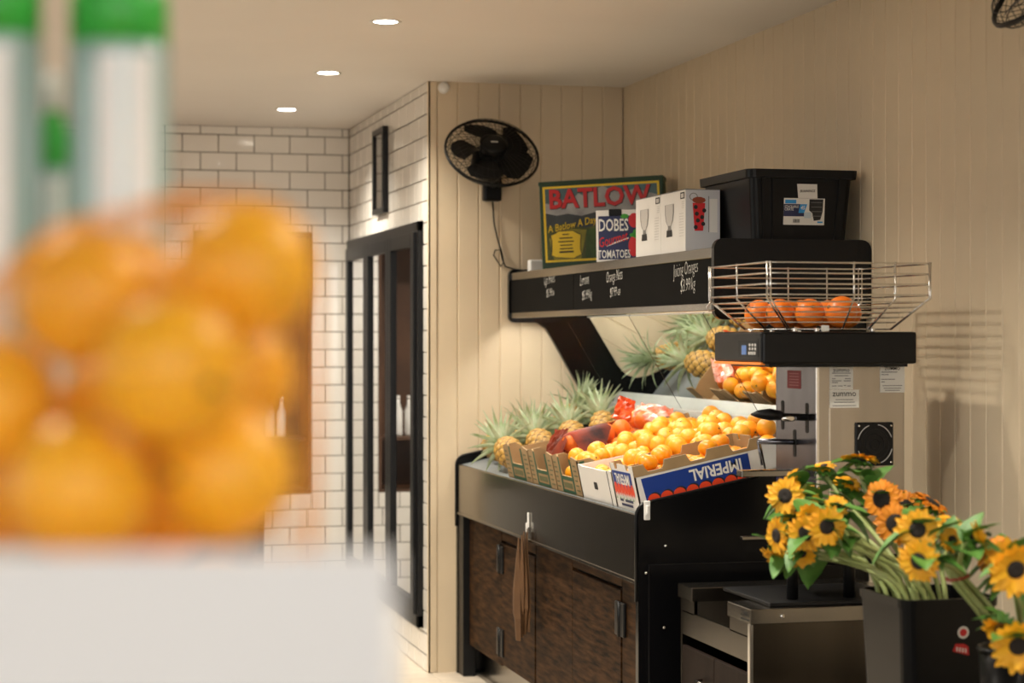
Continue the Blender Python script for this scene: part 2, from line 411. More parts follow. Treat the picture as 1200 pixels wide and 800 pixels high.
# ------------------------------------------------------------------ small fittings on the walls
t = thing('smoke_sensor', 'small round white sensor high on the cream board wall', 'sensor', (2.010, YF, 2.79))
part('body', MB().lathe([(.028, 0), (.028, .012), (.018, .024), (0, .026)], 20, M=Matrix.Rotation(math.pi / 2, 4, 'X')), WHITE, t, True)
y0_, y1_ = onX(443, 200, XL).y, onX(456, 200, XL).y
z0_, z1_ = onX(449, 251, XL).z, onX(449, 151, XL).z
t = thing('framed_panel', 'narrow black framed glass panel on the white tiled side wall', 'frame', (XL - .004, (y0_ + y1_) / 2, z0_))
v = MB(); w_, h_ = abs(y0_ - y1_) / 2, z1_ - z0_
for a, b, c, d in ((-w_, w_, 0, .03), (-w_, w_, h_ - .03, h_), (-w_, -w_ + .04, .03, h_ - .03), (w_ - .04, w_, .03, h_ - .03)): v.box(-.03, 0, a, b, c, d, .003)
part('frame', v, BLACKM, t, True)
part('panel', MB().box(-.012, 0, -w_ + .04, w_ - .04, .03, h_ - .03), mat('beige_backing_card', (.50, .42, .33), .6, vary=.3, scale=6), t, True)
part('glass', MB().box(-.020, -.016, -w_ + .04, w_ - .04, .03, h_ - .03), pane_mat('frame_glass', (.9, .92, .9), 1.8), t, True)

# ------------------------------------------------------------------ tall glass-door fridge in the side wall
t = thing('glass_door_fridge', 'tall black framed glass door fridge built into the white tiled wall', 'fridge', (XL, (FY0 + FY1) / 2, FZ0))
fr_ = MB()
fr_.box(XL - .03, XL + .10, FY0, FY1, FZ1 - .05, FZ1, .004); fr_.box(XL - .03, XL + .10, FY0, FY1, FZ0, FZ0 + .06, .004)
fr_.box(XL - .03, XL + .10, FY0, FY0 + .04, FZ0, FZ1, .004); fr_.box(XL - .03, XL + .10, FY1 - .04, FY1, FZ0, FZ1, .004)
part('outer_frame', fr_, BLACKM, t)
DARKIN = mat('fridge_interior', (.03, .03, .035), .5)
cb = MB().box(XL + .72, XL + .75, FY0, FY1, FZ0, FZ1); cb.box(XL + .1, XL + .75, FY0 - .01, FY0, FZ0, FZ1); cb.box(XL + .1, XL + .75, FY1, FY1 + .01, FZ0, FZ1)
cb.box(XL + .1, XL + .75, FY0, FY1, FZ0 - .01, FZ0); cb.box(XL + .1, XL + .75, FY0, FY1, FZ1, FZ1 + .01)
part('cabinet_interior', cb, DARKIN, t)
SHZ = [.34, .72, 1.10, 1.48]
for z in SHZ: part('shelf', MB().box(XL + .14, XL + .70, FY0 + .01, FY1 - .01, z - .012, z), BANDY, t)
PANE = pane_mat('fridge_glass', (.55, .57, .57), 3.2)
dy = (FY1 - FY0 - .08) / 3
for k in range(3):
    a = FY0 + .04 + dy * k; b = a + dy
    d = MB(); sw = .075
    d.box(XL - .045, XL - .005, a, a + sw, FZ0 + .06, FZ1 - .05, .004); d.box(XL - .045, XL - .005, b - sw, b, FZ0 + .06, FZ1 - .05, .004)
    d.box(XL - .045, XL - .005, a + sw, b - sw, FZ1 - .12, FZ1 - .05, .004); d.box(XL - .045, XL - .005, a + sw, b - sw, FZ0 + .06, FZ0 + .13, .004)
    dr = part('door', d, BLACKM, t)
    part('glass_pane', MB().box(XL - .028, XL - .022, a + sw - .01, b - sw + .01, FZ0 + .12, FZ1 - .11), PANE, dr)
GB = mat('green_bottle', (.02, .45, .05), .25); WB_ = mat('pale_bottle', (.5, .55, .6), .3)
for si, z in enumerate(SHZ):
    for k in range(7):
        y = FY0 + .13 + k * .29
        green = si in (1,) and k < 3
        o = MB().lathe([(.034, 0), (.036, .01), (.036, .17), (.016, .22), (.014, .26), (0, .26)], 14, M=Matrix.Translation((XL + .22, y, z)))
        solo('drink_bottle', o, GB if green else WB_, ('green drink bottle on a shelf behind the fridge glass' if green else 'pale drink bottle on a shelf behind the fridge glass'), 'bottle', 'green bottles in the fridge' if green else 'pale bottles in the fridge')

# ================================================================== WALL FANS
def make_fan(label):
    # local: wall plane is y=0, room towards -y, base mount centre at origin
    t = thing('wall_fan', label, 'fan')
    part('mount', MB().box(-.045, .045, -.05, 0, -.10, .06, .012), BLACKP, t, True)
    hc = Vector((-.042, -.20, .118)); tilt = math.radians(-40)
    M = Matrix.Translation(hc) @ Matrix.Rotation(tilt, 4, 'X') @ Matrix.Rotation(math.pi / 2, 4, 'X')   # local +z = facing (-y), then tipped down
    M = Matrix.Translation(hc) @ Matrix.Rotation(math.radians(90 - 42), 4, 'X')
    part('arm', MB().tube([(0, -.03, -.02), (0, -.09, -.01), (-.03, -.13, .06)], .022, 10), BLACKP, t, True)
    part('motor_housing', MB().lathe([(.0, -.15), (.06, -.145), (.085, -.10), (.088, -.03), (.06, -.015), (0, -.015)], 20, M=M), BLACKP, t, True)
    R = .222
    def guard(zs, spokes, name):
        g = MB()
        for r, z, th in zs: g.tube([(r * math.cos(a), r * math.sin(a), z) for a in [2 * math.pi * k / 36 for k in range(36)]], th, 5, closed=True, M=M)
        for k in range(spokes):
            a = 2 * math.pi * k / spokes
            g.tube([((r) * math.cos(a + .25 * i / len(zs)), r * math.sin(a + .25 * i / len(zs)), z) for i, (r, z, th) in enumerate(zs)], .0011, 4, M=M, cap=False)
        return part(name, g, BLACKM, t, True)
    guard([(.066, .062, .003), (.09, .060, .0012), (.13, .055, .0012), (.17, .046, .0012), (.205, .028, .0015), (R, .0, .006)], 44, 'front_guard')
    guard([(.07, -.06, .003), (.12, -.06, .0012), (.17, -.05, .0012), (.205, -.03, .0015), (R, -.004, .006)], 44, 'rear_guard')
    bl = MB()
    for k in range(5):
        a0 = 2 * math.pi * k / 5 + .35; vv, ff = [], []
        for i in range(7):
            r = .035 + (.195 - .035) * i / 6; half = .27 + .30 * math.sin(min(1, i / 4.5) * math.pi / 2) - (.22 if i == 6 else 0)
            half = half * (.7 if i == 0 else 1) * .98
            for j in range(5):
                s_ = -1 + 2 * j / 4; an = a0 + .25 * i / 6 + s_ * half * (1.0 if i > 1 else 1.1)
                vv.append((r * math.cos(an), r * math.sin(an), .005 + s_ * .018))
        for i in range(6):
            for j in range(4): ff.append((i * 5 + j, i * 5 + j + 1, i * 5 + j + 6, i * 5 + j + 5))
        part('blade', MB().add(vv, ff, 0, True, M), BLACKP, t, True)
    hb = part('hub', MB().lathe([(.060, -.02), (.064, .04), (.064, .058), (.05, .066), (0, .067)], 20, M=M), BLACKP, t, True)
    fr = Frame(M @ Vector((0, 0, .0685)), M.to_3x3() @ Vector((1, 0, 0)), M.to_3x3() @ Vector((0, 1, 0)))
    b = MB(); rect(b, fr, -.017, .017, -.0045, .0045, 0, 0); part('badge', b, PAPER, hb, True)
    return t
fan = make_fan('black wall fan on the cream board wall above the cardboard boxes')
pb = onY(575, 212, YF)
fan.location = (pb.x, YF, pb.z)
pf = onX(1240, -42, XR - .2)
fan2 = dup(fan, (XR, pf.y - .042, pf.z - .118), (0, 0, -math.pi / 2), 'black wall fan high on the long cream wall past the storage tub')
c = MB()
cordp = [(576, 222), (578, 245), (579, 262), (583, 280), (588, 296), (590, 308), (587, 312), (583, 306), (578, 299), (580, 293), (586, 293), (588, 303), (592, 312), (602, 316), (616, 313)]
pts = []
for i, (px, py) in enumerate(cordp):
    p = onY(px, py, YF - (.008 if i < 12 else .05 + .03 * (i - 12))); p.y -= .006 if 8 <= i < 12 else 0; pts.append(p)
pts[-2].z = 1.925; pts[-1].z = 1.917
part('power_cord', c.tube(pts, .0035, 6), BLACKP, fan, label='thin black cord looping down the wall')

# ================================================================== PRODUCE BENCH
BX, BY0, BY1 = 2.071, 6.45, 9.27
bench = thing('produce_bench', 'long black fruit display bench with steel fascia and dark wood doors', 'display bench', ((BX + XR) / 2, (BY0 + BY1) / 2, 0))
def arc(cx, cz, r, a0, a1, n=5): return [(cx + r * math.cos(math.radians(a0 + (a1 - a0) * k / n)), cz + r * math.sin(math.radians(a0 + (a1 - a0) * k / n))) for k in range(n + 1)]
side = [(BX, 0)] + arc(BX + .045, .990, .045, 180, 100) + [(2.55, 1.124)] + [(2.60, 1.146), (2.65, 1.185), (2.688, 1.235), (2.70, 1.29), (2.68, 1.35)] + [(2.535, 1.60), (2.51, 1.64), (2.475, 1.665), (2.44, 1.675)] + [(2.44, 1.70), (XR - .003, 1.70), (XR - .003, 0)]
XZ = lambda u, v, d: Vector((u, d, v))
part('end_panel', MB().prism(side, XZ, BY0, BY0 + .03), BLACK, bench)
part('end_panel', MB().prism(side, XZ, BY1 - .005, BY1 + .025), BLACK, bench)
for (a, b_) in ((BY0 - .004, BY0 + .034), (BY1 - .009, BY1 + .029)):
    edge = [(BX - .003, .70)] + arc(BX + .045, .990, .048, 180, 100) + [(2.55, 1.127)]
    part('edge_strip', MB().tube([(u, (a + b_) / 2, v) for u, v in edge], .006, 6), BLACKM, bench)
# lower end box, set proud of the end panel
part('lower_end_panel', MB().box(BX + .03, XR - .004, BY0 - .02, BY0, 0, .83, .003), BLACK, bench)
for px, py in ((782, 640), (757, 671), (778, 735)):
    p = onY(px, py, BY0 - .02); p.x = max(p.x, BX + .02)
    part('screw', MB().lathe([(.006, 0), (.004, .004), (0, .005)], 10, M=Matrix.Translation((p.x, BY0 - (.0 if py < 660 else .02), p.z)) @ Matrix.Rotation(math.pi / 2, 4, 'X')), CHROME, bench)
ZF0, ZF1 = .765, .995
part('steel_fascia', MB().box(BX + .002, BX + .016, BY0 + .03, BY1 - .005, ZF0, ZF1, .003), STEEL, bench)
part('fascia_lip', MB().box(BX - .002, BX + .02, BY0 + .03, BY1 - .005, ZF0 - .008, ZF0 + .006, .003), STEEL, bench)
part('kickboard', MB().box(BX + .10, BX + .12, BY0 + .03, BY1, 0, .145), STEEL, bench)
WX = BX + .035
part('carcass', MB().box(WX + .022, XR - .004, BY0 + .03, BY1 - .005, .145, .90), BLACKM, bench)
part('corner_post', MB().box(BX + .004, WX + .03, BY1 - .11, BY1 - .005, 0, ZF0, .003), BLACKM, bench)
yy = [onX(px, 640, WX).y for px in (549, 588, 628, 671, 729, 748)]; yy[0] = BY1 - .11; yy[-1] = BY0 + .03
g = .003
def wood_panel(a, b, z0, z1): part('wood_panel', MB().box(WX, WX + .022, min(a, b) + g, max(a, b) - g, z0, z1, .0015), WOOD, bench)
ZW0, ZW1 = .15, .765
wood_panel(yy[0], yy[1], ZW0, ZW1); wood_panel(yy[2], yy[3], ZW0, ZW1); wood_panel(yy[4], yy[5], ZW0, ZW1)
wood_panel(yy[1], yy[2], .705, ZW1); wood_panel(yy[3], yy[4], .715, ZW1)
def bdoor(a, b, z1, hinge_y, hz):
    d = part('door', MB().box(WX - .003, WX + .018, min(a, b) + .007, max(a, b) - .007, ZW0 + .01, z1 - .012, .002), WOOD, bench)
    for z in hz:
        part('hinge', MB().box(WX - .012, WX + .0, hinge_y - .055, hinge_y + .055, z - .06, z + .06, .003).tube([(WX - .012, hinge_y, z - .062), (WX - .012, hinge_y, z + .062)], .007, 8), BLACKM, d)
bdoor(yy[1], yy[2], .705, yy[1], (onX(588, 655, WX).z, onX(588, 752, WX).z))
bdoor(yy[3], yy[4], .715, yy[4], (onX(729, 725, WX).z, .25))
# sloped produce deck and steel ledge at the back
SL = math.atan2(.094, .448)
DX0, DZ0 = BX + .02, .994
def deck_z(x): return DZ0 + (x - DX0) * math.tan(SL)
DECK = mat('grey_deck_liner', (.20, .22, .23), .45, vary=.25, scale=7)
part('deck', MB().prism([(DX0, DZ0 - .02), (DX0, DZ0), (2.84, deck_z(2.84)), (2.84, deck_z(2.84) - .02)], XZ, BY0 + .03, BY1 - .005), DECK, bench)
LX = 2.81
LEDGE = mat('pale_ledge_metal', (.70, .70, .66), .4, vary=.1, scale=8)
part('back_ledge', MB().prism([(LX, deck_z(LX) - .02), (LX, 1.262), (LX - .02, 1.262), (LX - .02, 1.288), (XR - .004, 1.288), (XR - .004, deck_z(LX) - .02)], XZ, BY0 + .03, BY1 - .005), LEDGE, bench)
# clip on the near end panel
p = onY(758, 596, BY0)
solo('white_clip', MB().box(p.x - .012, p.x + .010, BY0 - .010, BY0 + .0, p.z - .038, p.z + .028, .004).box(p.x - .006, p.x + .004, BY0 - .016, BY0 - .008, p.z - .02, p.z + .012, .002), WHITE, 'small white plastic clip on the black end panel of the bench', 'clip')
# paper bags hanging on the fascia
y_ = onX(620, 640, BX).y
t = thing('paper_bags', 'bunch of brown paper bags hanging from a white hook on the steel fascia', 'paper bags', (BX - .02, y_, .55))
ht = onX(620, 602, BX).z - .55
part('hook', MB().box(.014, .020, -.008, .008, ht - .055, ht + .006, .002).box(.006, .015, -.004, .004, ht - .075, ht - .035, .002), WHITE, t, True)
def bag_leaf(k):
    vv = []; z_t = ht - .06; zs = [z_t, z_t - .10, z_t - .22, z_t - .31, z_t - .33, z_t - .42]
    ws_ = [.008, .026, .050, .054, .046, .034]
    ff = []
    for i, (z, w) in enumerate(zip(zs, ws_)):
        for j in range(4):
            s_ = -1 + 2 * j / 3
            vv.append((-.012 * k - .03 * (w / .07) * (1 - abs(s_)) * (.5 + .3 * k) + .012, s_ * w * (1 - .12 * k) + .01 * math.sin(k * 2 + i), z - .012 * k))
    for i in range(5):
        for j in range(3): ff.append((i * 4 + j, i * 4 + j + 1, i * 4 + j + 5, i * 4 + j + 4))
    m = MB().add(vv, ff)
    return m
for k in range(4):
    o = part('paper_bag', bag_leaf(k), TAPE, t, True); md = o.modifiers.new('thick', 'SOLIDIFY'); md.thickness = .002

# ================================================================== CANOPY SHELF OVER THE BENCH
HX, HY0, HY1, HZB, HZT = 2.332, 6.41, 9.27, 1.695, 1.905
can = thing('canopy_shelf', 'black canopy shelf with chalkboard price fascia above the fruit bench', 'shelf', ((HX + XR) / 2, (HY0 + HY1) / 2, HZB))
part('shelf_board', MB().box(HX + .012, XR, HY0 + .025, HY1 - .02, HZT - .03, HZT, .002), STEEL, can)
part('underside', MB().box(HX + .012, XR, HY0 + .025, HY1 - .02, HZB + .10, HZB + .112), WHITE, can)
part('top_trim', MB().box(HX - .004, HX + .012, HY0 + .025, HY1 - .02, HZT - .034, HZT + .002, .002), STEEL, can)
part('bottom_trim', MB().box(HX - .004, HX + .012, HY0 + .025, HY1 - .02, HZB - .004, HZB + .022, .002), STEEL, can)
ys = onX(672, 340, HX).y
for a, b in ((ys + .003, HY1 - .02), (HY0 + .025, ys - .003)):
    part('chalk_panel', MB().box(HX, HX + .012, a, b, HZB + .02, HZT - .032, .001), CHALK, can)
ep = rrect(HX - .004, XR - .002, HZB - .035, HZT + .033, .035)
part('canopy_end', MB().prism(ep, XZ, HY0, HY0 + .025), BLACK, can)
part('canopy_end', MB().prism(rrect(HX - .012, XR - .002, HZB - .025, HZT + .02, .03), XZ, HY1 - .02, HY1 + .008), BLACK, can)
CF = Frame((HX - .0012, 0, 0), (0, -1, 0), (0, 0, 1))
for body, px, py, sz, sx in (('Lge Pines', 644, 327.5, .060, .80), ('$5.99ea', 645, 343, .052, .80), ('Lemons', 685, 328, .068, .62), ('$5.99/kg', 688, 345.5, .056, .75), ('Orange Nets', 720, 323.5, .066, .62), ('$7.99 ea', 721, 342, .054, .75),
                         ('Juicing Oranges', 803.5, 315, .070, .60), ('$3.99/kg', 806, 334, .066, .70)):
    p = onX(px, py, HX - .001)
    m = MB(); text_geo(m, body, CF, -p.y, p.z, sz, 0, .0008, sx, .05, -.022, .18)
    part('chalk_lettering', m, CHALKW, can, label='white chalk handwriting')
# mirrors hung between the canopy and the ledge
m0, m1 = (2.605, HZB - .004), (2.845, 1.289)
nrm = Vector((-(m0[1] - m1[1]), 0, -(m1[0] - m0[0]))).normalized()
ym = [HY0 + .03, 7.55, onX(716, 420, 2.68).y, HY1 - .006]
ym = [HY0 + .03, 7.30, 8.25, HY1 - .006]
mir = thing('display_mirror', 'tilted mirror in panels behind the fruit under the canopy', 'mirror', (2.68, (HY0 + HY1) / 2, 1.29))
for a, b in zip(ym[:-1], ym[1:]):
    part('mirror_panel', MB().prism([m0, m1, (m1[0] + .008, m1[1] + .007), (m0[0] + .008, m0[1] + .007)], XZ, a + .0015, b - .0015), MIRROR, mir)
    part('panel_joint', MB().prism([(m0[0] - .001, m0[1]), (m1[0] - .001, m1[1]), (m1[0] + .006, m1[1] + .006), (m0[0] + .006, m0[1] + .006)], XZ, b - .003, b + .001), STEELD, mir)
# light tube under the canopy
tl = thing('light_tube', 'white fluorescent tube light under the canopy of the fruit bench', 'light', (HX + .07, (HY0 + HY1) / 2, HZB + .045))
part('fitting', MB().box(HX + .035, HX + .105, HY0 + .15, HY1 - .03, HZB + .078, HZB + .1005, .003), WHITE, tl)
part('tube', MB().tube([(HX + .07, HY0 + .18, HZB + .06), (HX + .07, HY1 - .06, HZB + .06)], .013, 12), mat('tube_glow', (1, .96, .88), .5, emit=TUBE_STRENGTH), tl)
for y in (HY0 + .165, HY1 - .045): part('end_cap', MB().box(HX + .055, HX + .085, y - .015, y + .015, HZB + .044, HZB + .080, .003), WHITE, tl)

# ================================================================== THINGS ON THE CANOPY SHELF
def carton_frame(w, d, h): return Frame((-w / 2, -d / 2, 0), (1, 0, 0), (0, 0, 1))     # front face at y=-d/2
# green apple carton
t = thing('apple_carton', 'dark green fruit carton with a mountain picture and big red lettering', 'carton', rot=(0, math.radians(-2.6), math.radians(-24)))
w, d, h = .56, .15, .385
p = onX(640, 311, HX + .02); t.location = (2.620, p.y - .050, HZT + .0150)
part('box', MB().box(-w / 2, w / 2, -d / 2, d / 2, 0, h, .006), DKG, t, True)
part('lid', MB().box(-w / 2 - .003, w / 2 + .003, -d / 2 + .002, d / 2 + .003, h - .012, h + .008, .004), DKG, t, True)
fr = carton_frame(w, d, h); m = MB()
rect(m, fr, .016, w - .016, .028, h - .016, .0008, 0)
iu0, iu1, iv0, iv1 = .026, w - .026, .038, h - .026
rect(m, fr, iu0, iu1, iv0, iv1, .0012, 1)
def rel(pts, w_): return [fr(iu0 + (iu1 - iu0) * a, iv0 + (iv1 - iv0) * b, w_) for a, b in pts]
m.poly(rel([(0, .55), (0, .80), (.06, .78), (.12, .86), (.22, .80), (.30, .92), (.36, .87), (.44, .97), (.52, 1.0), (.60, .94), (.70, .90), (.80, .94), (1, .84), (1, .55)], .0016), 2)
m.poly(rel([(0, .40), (0, .66), (.1, .62), (.2, .64), (.32, .60), (.5, .66), (.7, .60), (.85, .66), (1, .62), (1, .40)], .0020), 3)
m.poly(rel([(0, 0), (0, .46), (.15, .50), (.35, .43), (.6, .50), (.8, .45), (1, .50), (1, 0)], .0024), 4)
m.poly(rel([(.06, 0), (.30, 0), (.36, .40), (.16, .44), (.02, .30)], .0027), 5)
m.poly(rel([(.34, 0), (.52, 0), (.50, .44), (.36, .40)], .0027), 8)
part('printed_picture', m, [YEL, SKYT, SNOW, HILL, FIELD, OLIVE, YEL, INK, mat('deep_green_print', (.05, .11, .012), .5, vary=.5, scale=20)], t, True)
m = MB()
text_geo(m, 'BATLOW', fr, w / 2 - .007, h - .080, .118, 1, .0030, .93, .0, .040)
text_geo(m, 'BATLOW', fr, w / 2 - .010, h - .078, .118, 0, .0036, .93, .0, .026)
text_geo(m, 'A Batlow A Day!', fr, .150, h - .195, .046, 1, .0030, .74, .16, .012, .25)
text_geo(m, 'A Batlow A Day!', fr, .147, h - .192, .046, 2, .0036, .74, .16, .004, .25)
part('lettering', m, [RED, INK, YEL], t, True)
m = MB()
lab = [(.0, .01), (.02, 0), (.10, -.008), (.115, 0), (.135, .008), (.130, .03), (.132, .075), (.135, .095), (.115, .105), (.10, .115), (.035, .115), (.02, .105), (0, .098), (.005, .075), (.004, .03)]
m.poly([fr(.046 + (u - .0675) * 1.06 + .0675, .038 + v_ * 1.04 + .01, .0040) for u, v_ in lab], 1)
m.poly([fr(.046 + u, .050 + v_, .0044) for u, v_ in lab], 0)
for k, (ww, s_) in enumerate(((.03, 'l'), (.06, 'l'), (.07, 'l'), (.055, 'l'), (.06, 'l'), (.065, 'b'))): rect(m, fr, .1135 - ww / 2, .1135 + ww / 2, .148 - k * .016, .153 - k * .016 + (.003 if s_ == 'b' else 0), .0048, 1)
part('printed_label', m, [YEL, INK], t, True)
fs = Frame((w / 2, -d / 2, 0), (0, 1, 0), (0, 0, 1)); m = MB()
text_geo(m, 'BATLOW', fs, .07, .27, .035, 0, .0012, .8, math.pi / 2, .01); part('side_lettering', m, YEL, t, True)
# tomato carton
t = thing('tomato_carton', 'small white carton with navy tomato print in front of the green carton', 'carton', rot=(0, math.radians(-1.0), math.radians(-24)))
w, d, h, wr_ = .225, .15, .212, .180
p = onX(697, 303, HX + .02); t.location = (p.x + .096, p.y - .05, HZT + .0040)
part('box', MB().box(-wr_ / 2, wr_ / 2, -d / 2, d / 2, 0, h, .004), WHITEB, t, True)
part('box_clip', MB().box(-.036, .016, -d / 2 - .004, -d / 2 + .006, h - .024, h + .004, .002), BLACKP, t, True)
f0_ = carton_frame(wr_, d, h); fr = lambda u, v, w_=0: f0_(u * .8, v, w_); m = MB()
rect(m, fr, .012, w - .004, .010, h - .024, .0008, 0)
for u, v_, a, b in ((.196, .168, .028, .030), (.193, .062, .027, .042)): ell(m, fr, u, v_, a, b, .0012, 1)
for u, v_, a, b in ((.148, .186, .022, .010), (.206, .113, .018, .020), (.188, .108, .016, .008), (.214, .130, .008, .014)): ell(m, fr, u, v_, a, b, .0016, 2, 8)
part('printed_picture', m, [NAVY, RED, LEAFP], t, True)
m = MB()
text_geo(m, 'DOBES', fr, .090, .148, .070, 0, .0012, .72, .0, .014)
text_geo(m, 'TOMATOES', fr, .092, .030, .047, 0, .0012, .68, .0, .012)
m.poly([fr(.05, .062, .0014), (fr(.168, .094, .0014)), fr(.168, .099, .0014), fr(.09, .079, .0014)], 0)
text_geo(m, 'Gourmet', fr, .085, .090, .056, 1, .0020, .72, .20, .006, .3)
part('lettering', m, [PAPER, RED], t, True)
# two glass boxes
gx0 = HX + .012
yA, yB_, yC = onX(803.5, 250, gx0).y, onX(774.5, 250, gx0).y, onX(745, 250, gx0).y
def glass_box(y0, y1, hh, label):
    t = thing('glassware_box', label, 'carton', (gx0 + .065, (y0 + y1) / 2, HZT + .001), group='white glassware boxes on the canopy shelf')
    hw = abs(y1 - y0) / 2 - .001
    part('box', MB().box(-.065, .065, -hw, hw, 0, hh, .002), WHITEB, t, True)
    part('flap_seam', MB().box(-.0662, .0662, -hw - .001, hw + .001, hh - .0015, hh + .0015), GREYINK, t, True)
    fr = Frame((-.065, hw, 0), (0, -1, 0), (0, 0, 1)); m = MB()
    W = 2 * hw; cu = W * .36; cv = .075
    goblet = [(-.035, .145), (-.035, .10), (-.028, .06), (-.012, .035), (-.012, .022), (-.022, 0), (-.024, -.02), (.024, -.02), (.022, 0), (.012, .022), (.012, .035), (.028, .06), (.035, .10), (.035, .145)]
    m.poly([fr(cu + u * 1.45, cv + v_ * .72, .0010) for u, v_ in goblet], 0)
    m.poly([fr(cu + u * 1.2, cv + v_ * .70 + .002, .0013) for u, v_ in goblet if v_ > .03], 1)
    rect(m, fr, cu - .03, cu + .03, cv - .014, cv + .010, .0015, 2)
    part('goblet_print', m, [GREYINK, mat('pale_grey_ink', (.50, .47, .44), .6), INK], t, True); m = MB()
    rect(m, fr, W * .80, W * .97, hh - .032, hh - .008, .0010, 2); rect(m, fr, W * .83, W * .94, hh - .028, hh - .013, .0014, 1)
    for k in range(9): rect(m, fr, W * .76, W * .93, hh - .085 - k * .010, hh - .083 - k * .010, .0010, 1)
    for k in range(4): rect(m, fr, W * .86, W * .95, hh - .044 - k * .007, hh - .042 - k * .007, .0010, 1)
    part('text_print', m, [GREYINK, mat('pale_grey_ink', (.50, .47, .44), .6), INK], t, True)
    return t, hw
hA = onX(803.5, 222, gx0).z - HZT
tA, hwA = glass_box(yA, yB_, hA, 'white box printed with a goblet on the canopy shelf, next to the black tub')
glass_box(yB_, yC, hA, 'white box printed with a goblet on the canopy shelf, next to the tomato carton')
fr = Frame((-.065, -hwA, 0), (1, 0, 0), (0, 0, 1)); m = MB()
rect(m, fr, .0, .13, 0, hA, .0006, 0)
m.poly([fr(.026, .175, .0012), fr(.034, .075, .0012), fr(.066, .075, .0012), fr(.074, .175, .0012)], 1)
for k in range(7): ell(m, fr, .038 + .024 * (k % 2) + .004 * (k % 3), .088 + .012 * k, .008, .008, .0016, 2, 8)
ell(m, fr, .05, .185, .026, .012, .0018, 3, 10)
rect(m, fr, .086, .089, .07, .20, .0012, 4); rect(m, fr, .09, .12, .07, .19, .0010, 5)
for k in range(16):
    a = 2 * math.pi * k / 16; b = 2 * math.pi * (k + 1) / 16
    m.poly([fr(.03 + .016 * math.cos(a), hA - .026 + .014 * math.sin(a), .0012), fr(.03 + .016 * math.cos(b), hA - .026 + .014 * math.sin(b), .0012), fr(.03 + .013 * math.cos(b), hA - .026 + .0115 * math.sin(b), .0012), fr(.03 + .013 * math.cos(a), hA - .026 + .0115 * math.sin(a), .0012)], 4)
part('printed_drink', m, [mat('silver_grey_print', (.50, .50, .52), .4), RED, INK, mat('fruit_print', (.25, .04, .01), .5), GREYINK, WHITEB], tA, True)
# black storage tub
bx0, bx1 = onY(880, 240, 6.46).x, onY(1000, 240, 6.46).x
by0 = 6.46; by1 = 6.95
tub = thing('storage_tub', 'black plastic storage tub with a paper label on the canopy shelf', 'tub', ((bx0 + bx1) / 2, (by0 + by1) / 2, HZT))
tz = onY(940, 199, by0).z - HZT
hw, hd = (bx1 - bx0) / 2, (by1 - by0) / 2
def tapered(w0, d0, w1, d1, z0, z1, r, n=4):
    a = rrect(-w0, w0, -d0, d0, r, n); b = rrect(-w1, w1, -d1, d1, r, n); N = len(a)
    return [(x, y, z0) for x, y in a] + [(x, y, z1) for x, y in b], [(i, (i + 1) % N, N + (i + 1) % N, N + i) for i in range(N)], N
vv, ff, N = tapered(hw * .90, hd * .90, hw, hd, 0, tz - .012, .022)
vi, fi, _ = tapered(hw * .90 - .004, hd * .90 - .004, hw - .004, hd - .004, .004, tz - .012, .02)
m = MB().add(vv, ff + [tuple(range(N - 1, -1, -1))]); m.add(vi, [f[::-1] for f in fi] + [tuple(range(N))])
part('body', m, BLACKP, tub, True)
m = MB(); a0, f0, N = tapered(hw + .014, hd + .014, hw + .016, hd + .016, tz - .03, tz, .028); i0, g0, _ = tapered(hw - .004, hd - .004, hw - .004, hd - .004, tz - .03, tz, .02)
m.add(a0, f0); m.add(i0, [f[::-1] for f in g0]); m.add(a0[N:] + i0[N:], [(i, (i + 1) % N, N + (i + 1) % N, N + i) for i in range(N)]); m.add(a0[:N] + i0[:N], [(i, (i + 1) % N, N + (i + 1) % N, N + i) for i in range(N)])
part('rim', m, BLACKP, tub, True)
for u in (-hw * .58, -hw * .78, hw * .74): part('rib', MB().add([(u * .9 - .004, -hd * .9 - .006, .01), (u * .9 + .004, -hd * .9 - .006, .01), (u + .004, -hd - .006, tz - .03), (u - .004, -hd - .006, tz - .03), (u * .9 - .004, -hd * .9 + .004, .01), (u * .9 + .004, -hd * .9 + .004, .01), (u + .004, -hd + .004, tz - .03), (u - .004, -hd + .004, tz - .03)],
        [(0, 1, 2, 3), (0, 3, 7, 4), (1, 5, 6, 2), (4, 7, 6, 5)]), BLACKP, tub, True)
def tub_front(px, py): p = onY(px, py, by0); return p.x - tub.location.x, p.z - HZT
lean = math.atan2(hd * .1, tz)
fr = Frame((0, -hd * .90 - .003, 0), (1, 0, 0), (0, -math.sin(lean), math.cos(lean))); m = MB()
(u0, v1), (u1, v0) = tub_front(919.5, 231.5), tub_front(967.5, 263.5)
W, Hh = u1 - u0, v1 - v0
R = lambda a, b, c_, d_, w_, mi: rect(m, fr, u0 + W * a, u0 + W * b, v0 + Hh * c_, v0 + Hh * d_, w_, mi)
R(0, 1, 0, 1, 0, 0); R(.03, .30, .80, .94, .0005, 2); R(.0, .50, .32, .78, .0005, 1)
m.poly([fr(u0 + W * a, v0 + Hh * b, .0009) for a, b in ((.36, .45), (.50, .45), (.57, .78), (.40, .78))], 2)
m.poly([fr(u0 + W * a, v0 + Hh * b, .0009) for a, b in ((.62, .97), (.96, .97), (.95, .5), (.90, .2), (.74, .16), (.70, .45), (.62, .55))], 3)
for k in range(4): R(.66 + .01 * k, .93, .84 - k * .17, .86 - k * .17, .0012, 4)
R(.50, .67, .26, .48, .0013, 5); R(.83, .96, .08, .14, .0009, 2)
for k in range(6): R(.24 + k * .028, .255 + k * .028, .09, .22, .0008, 3)
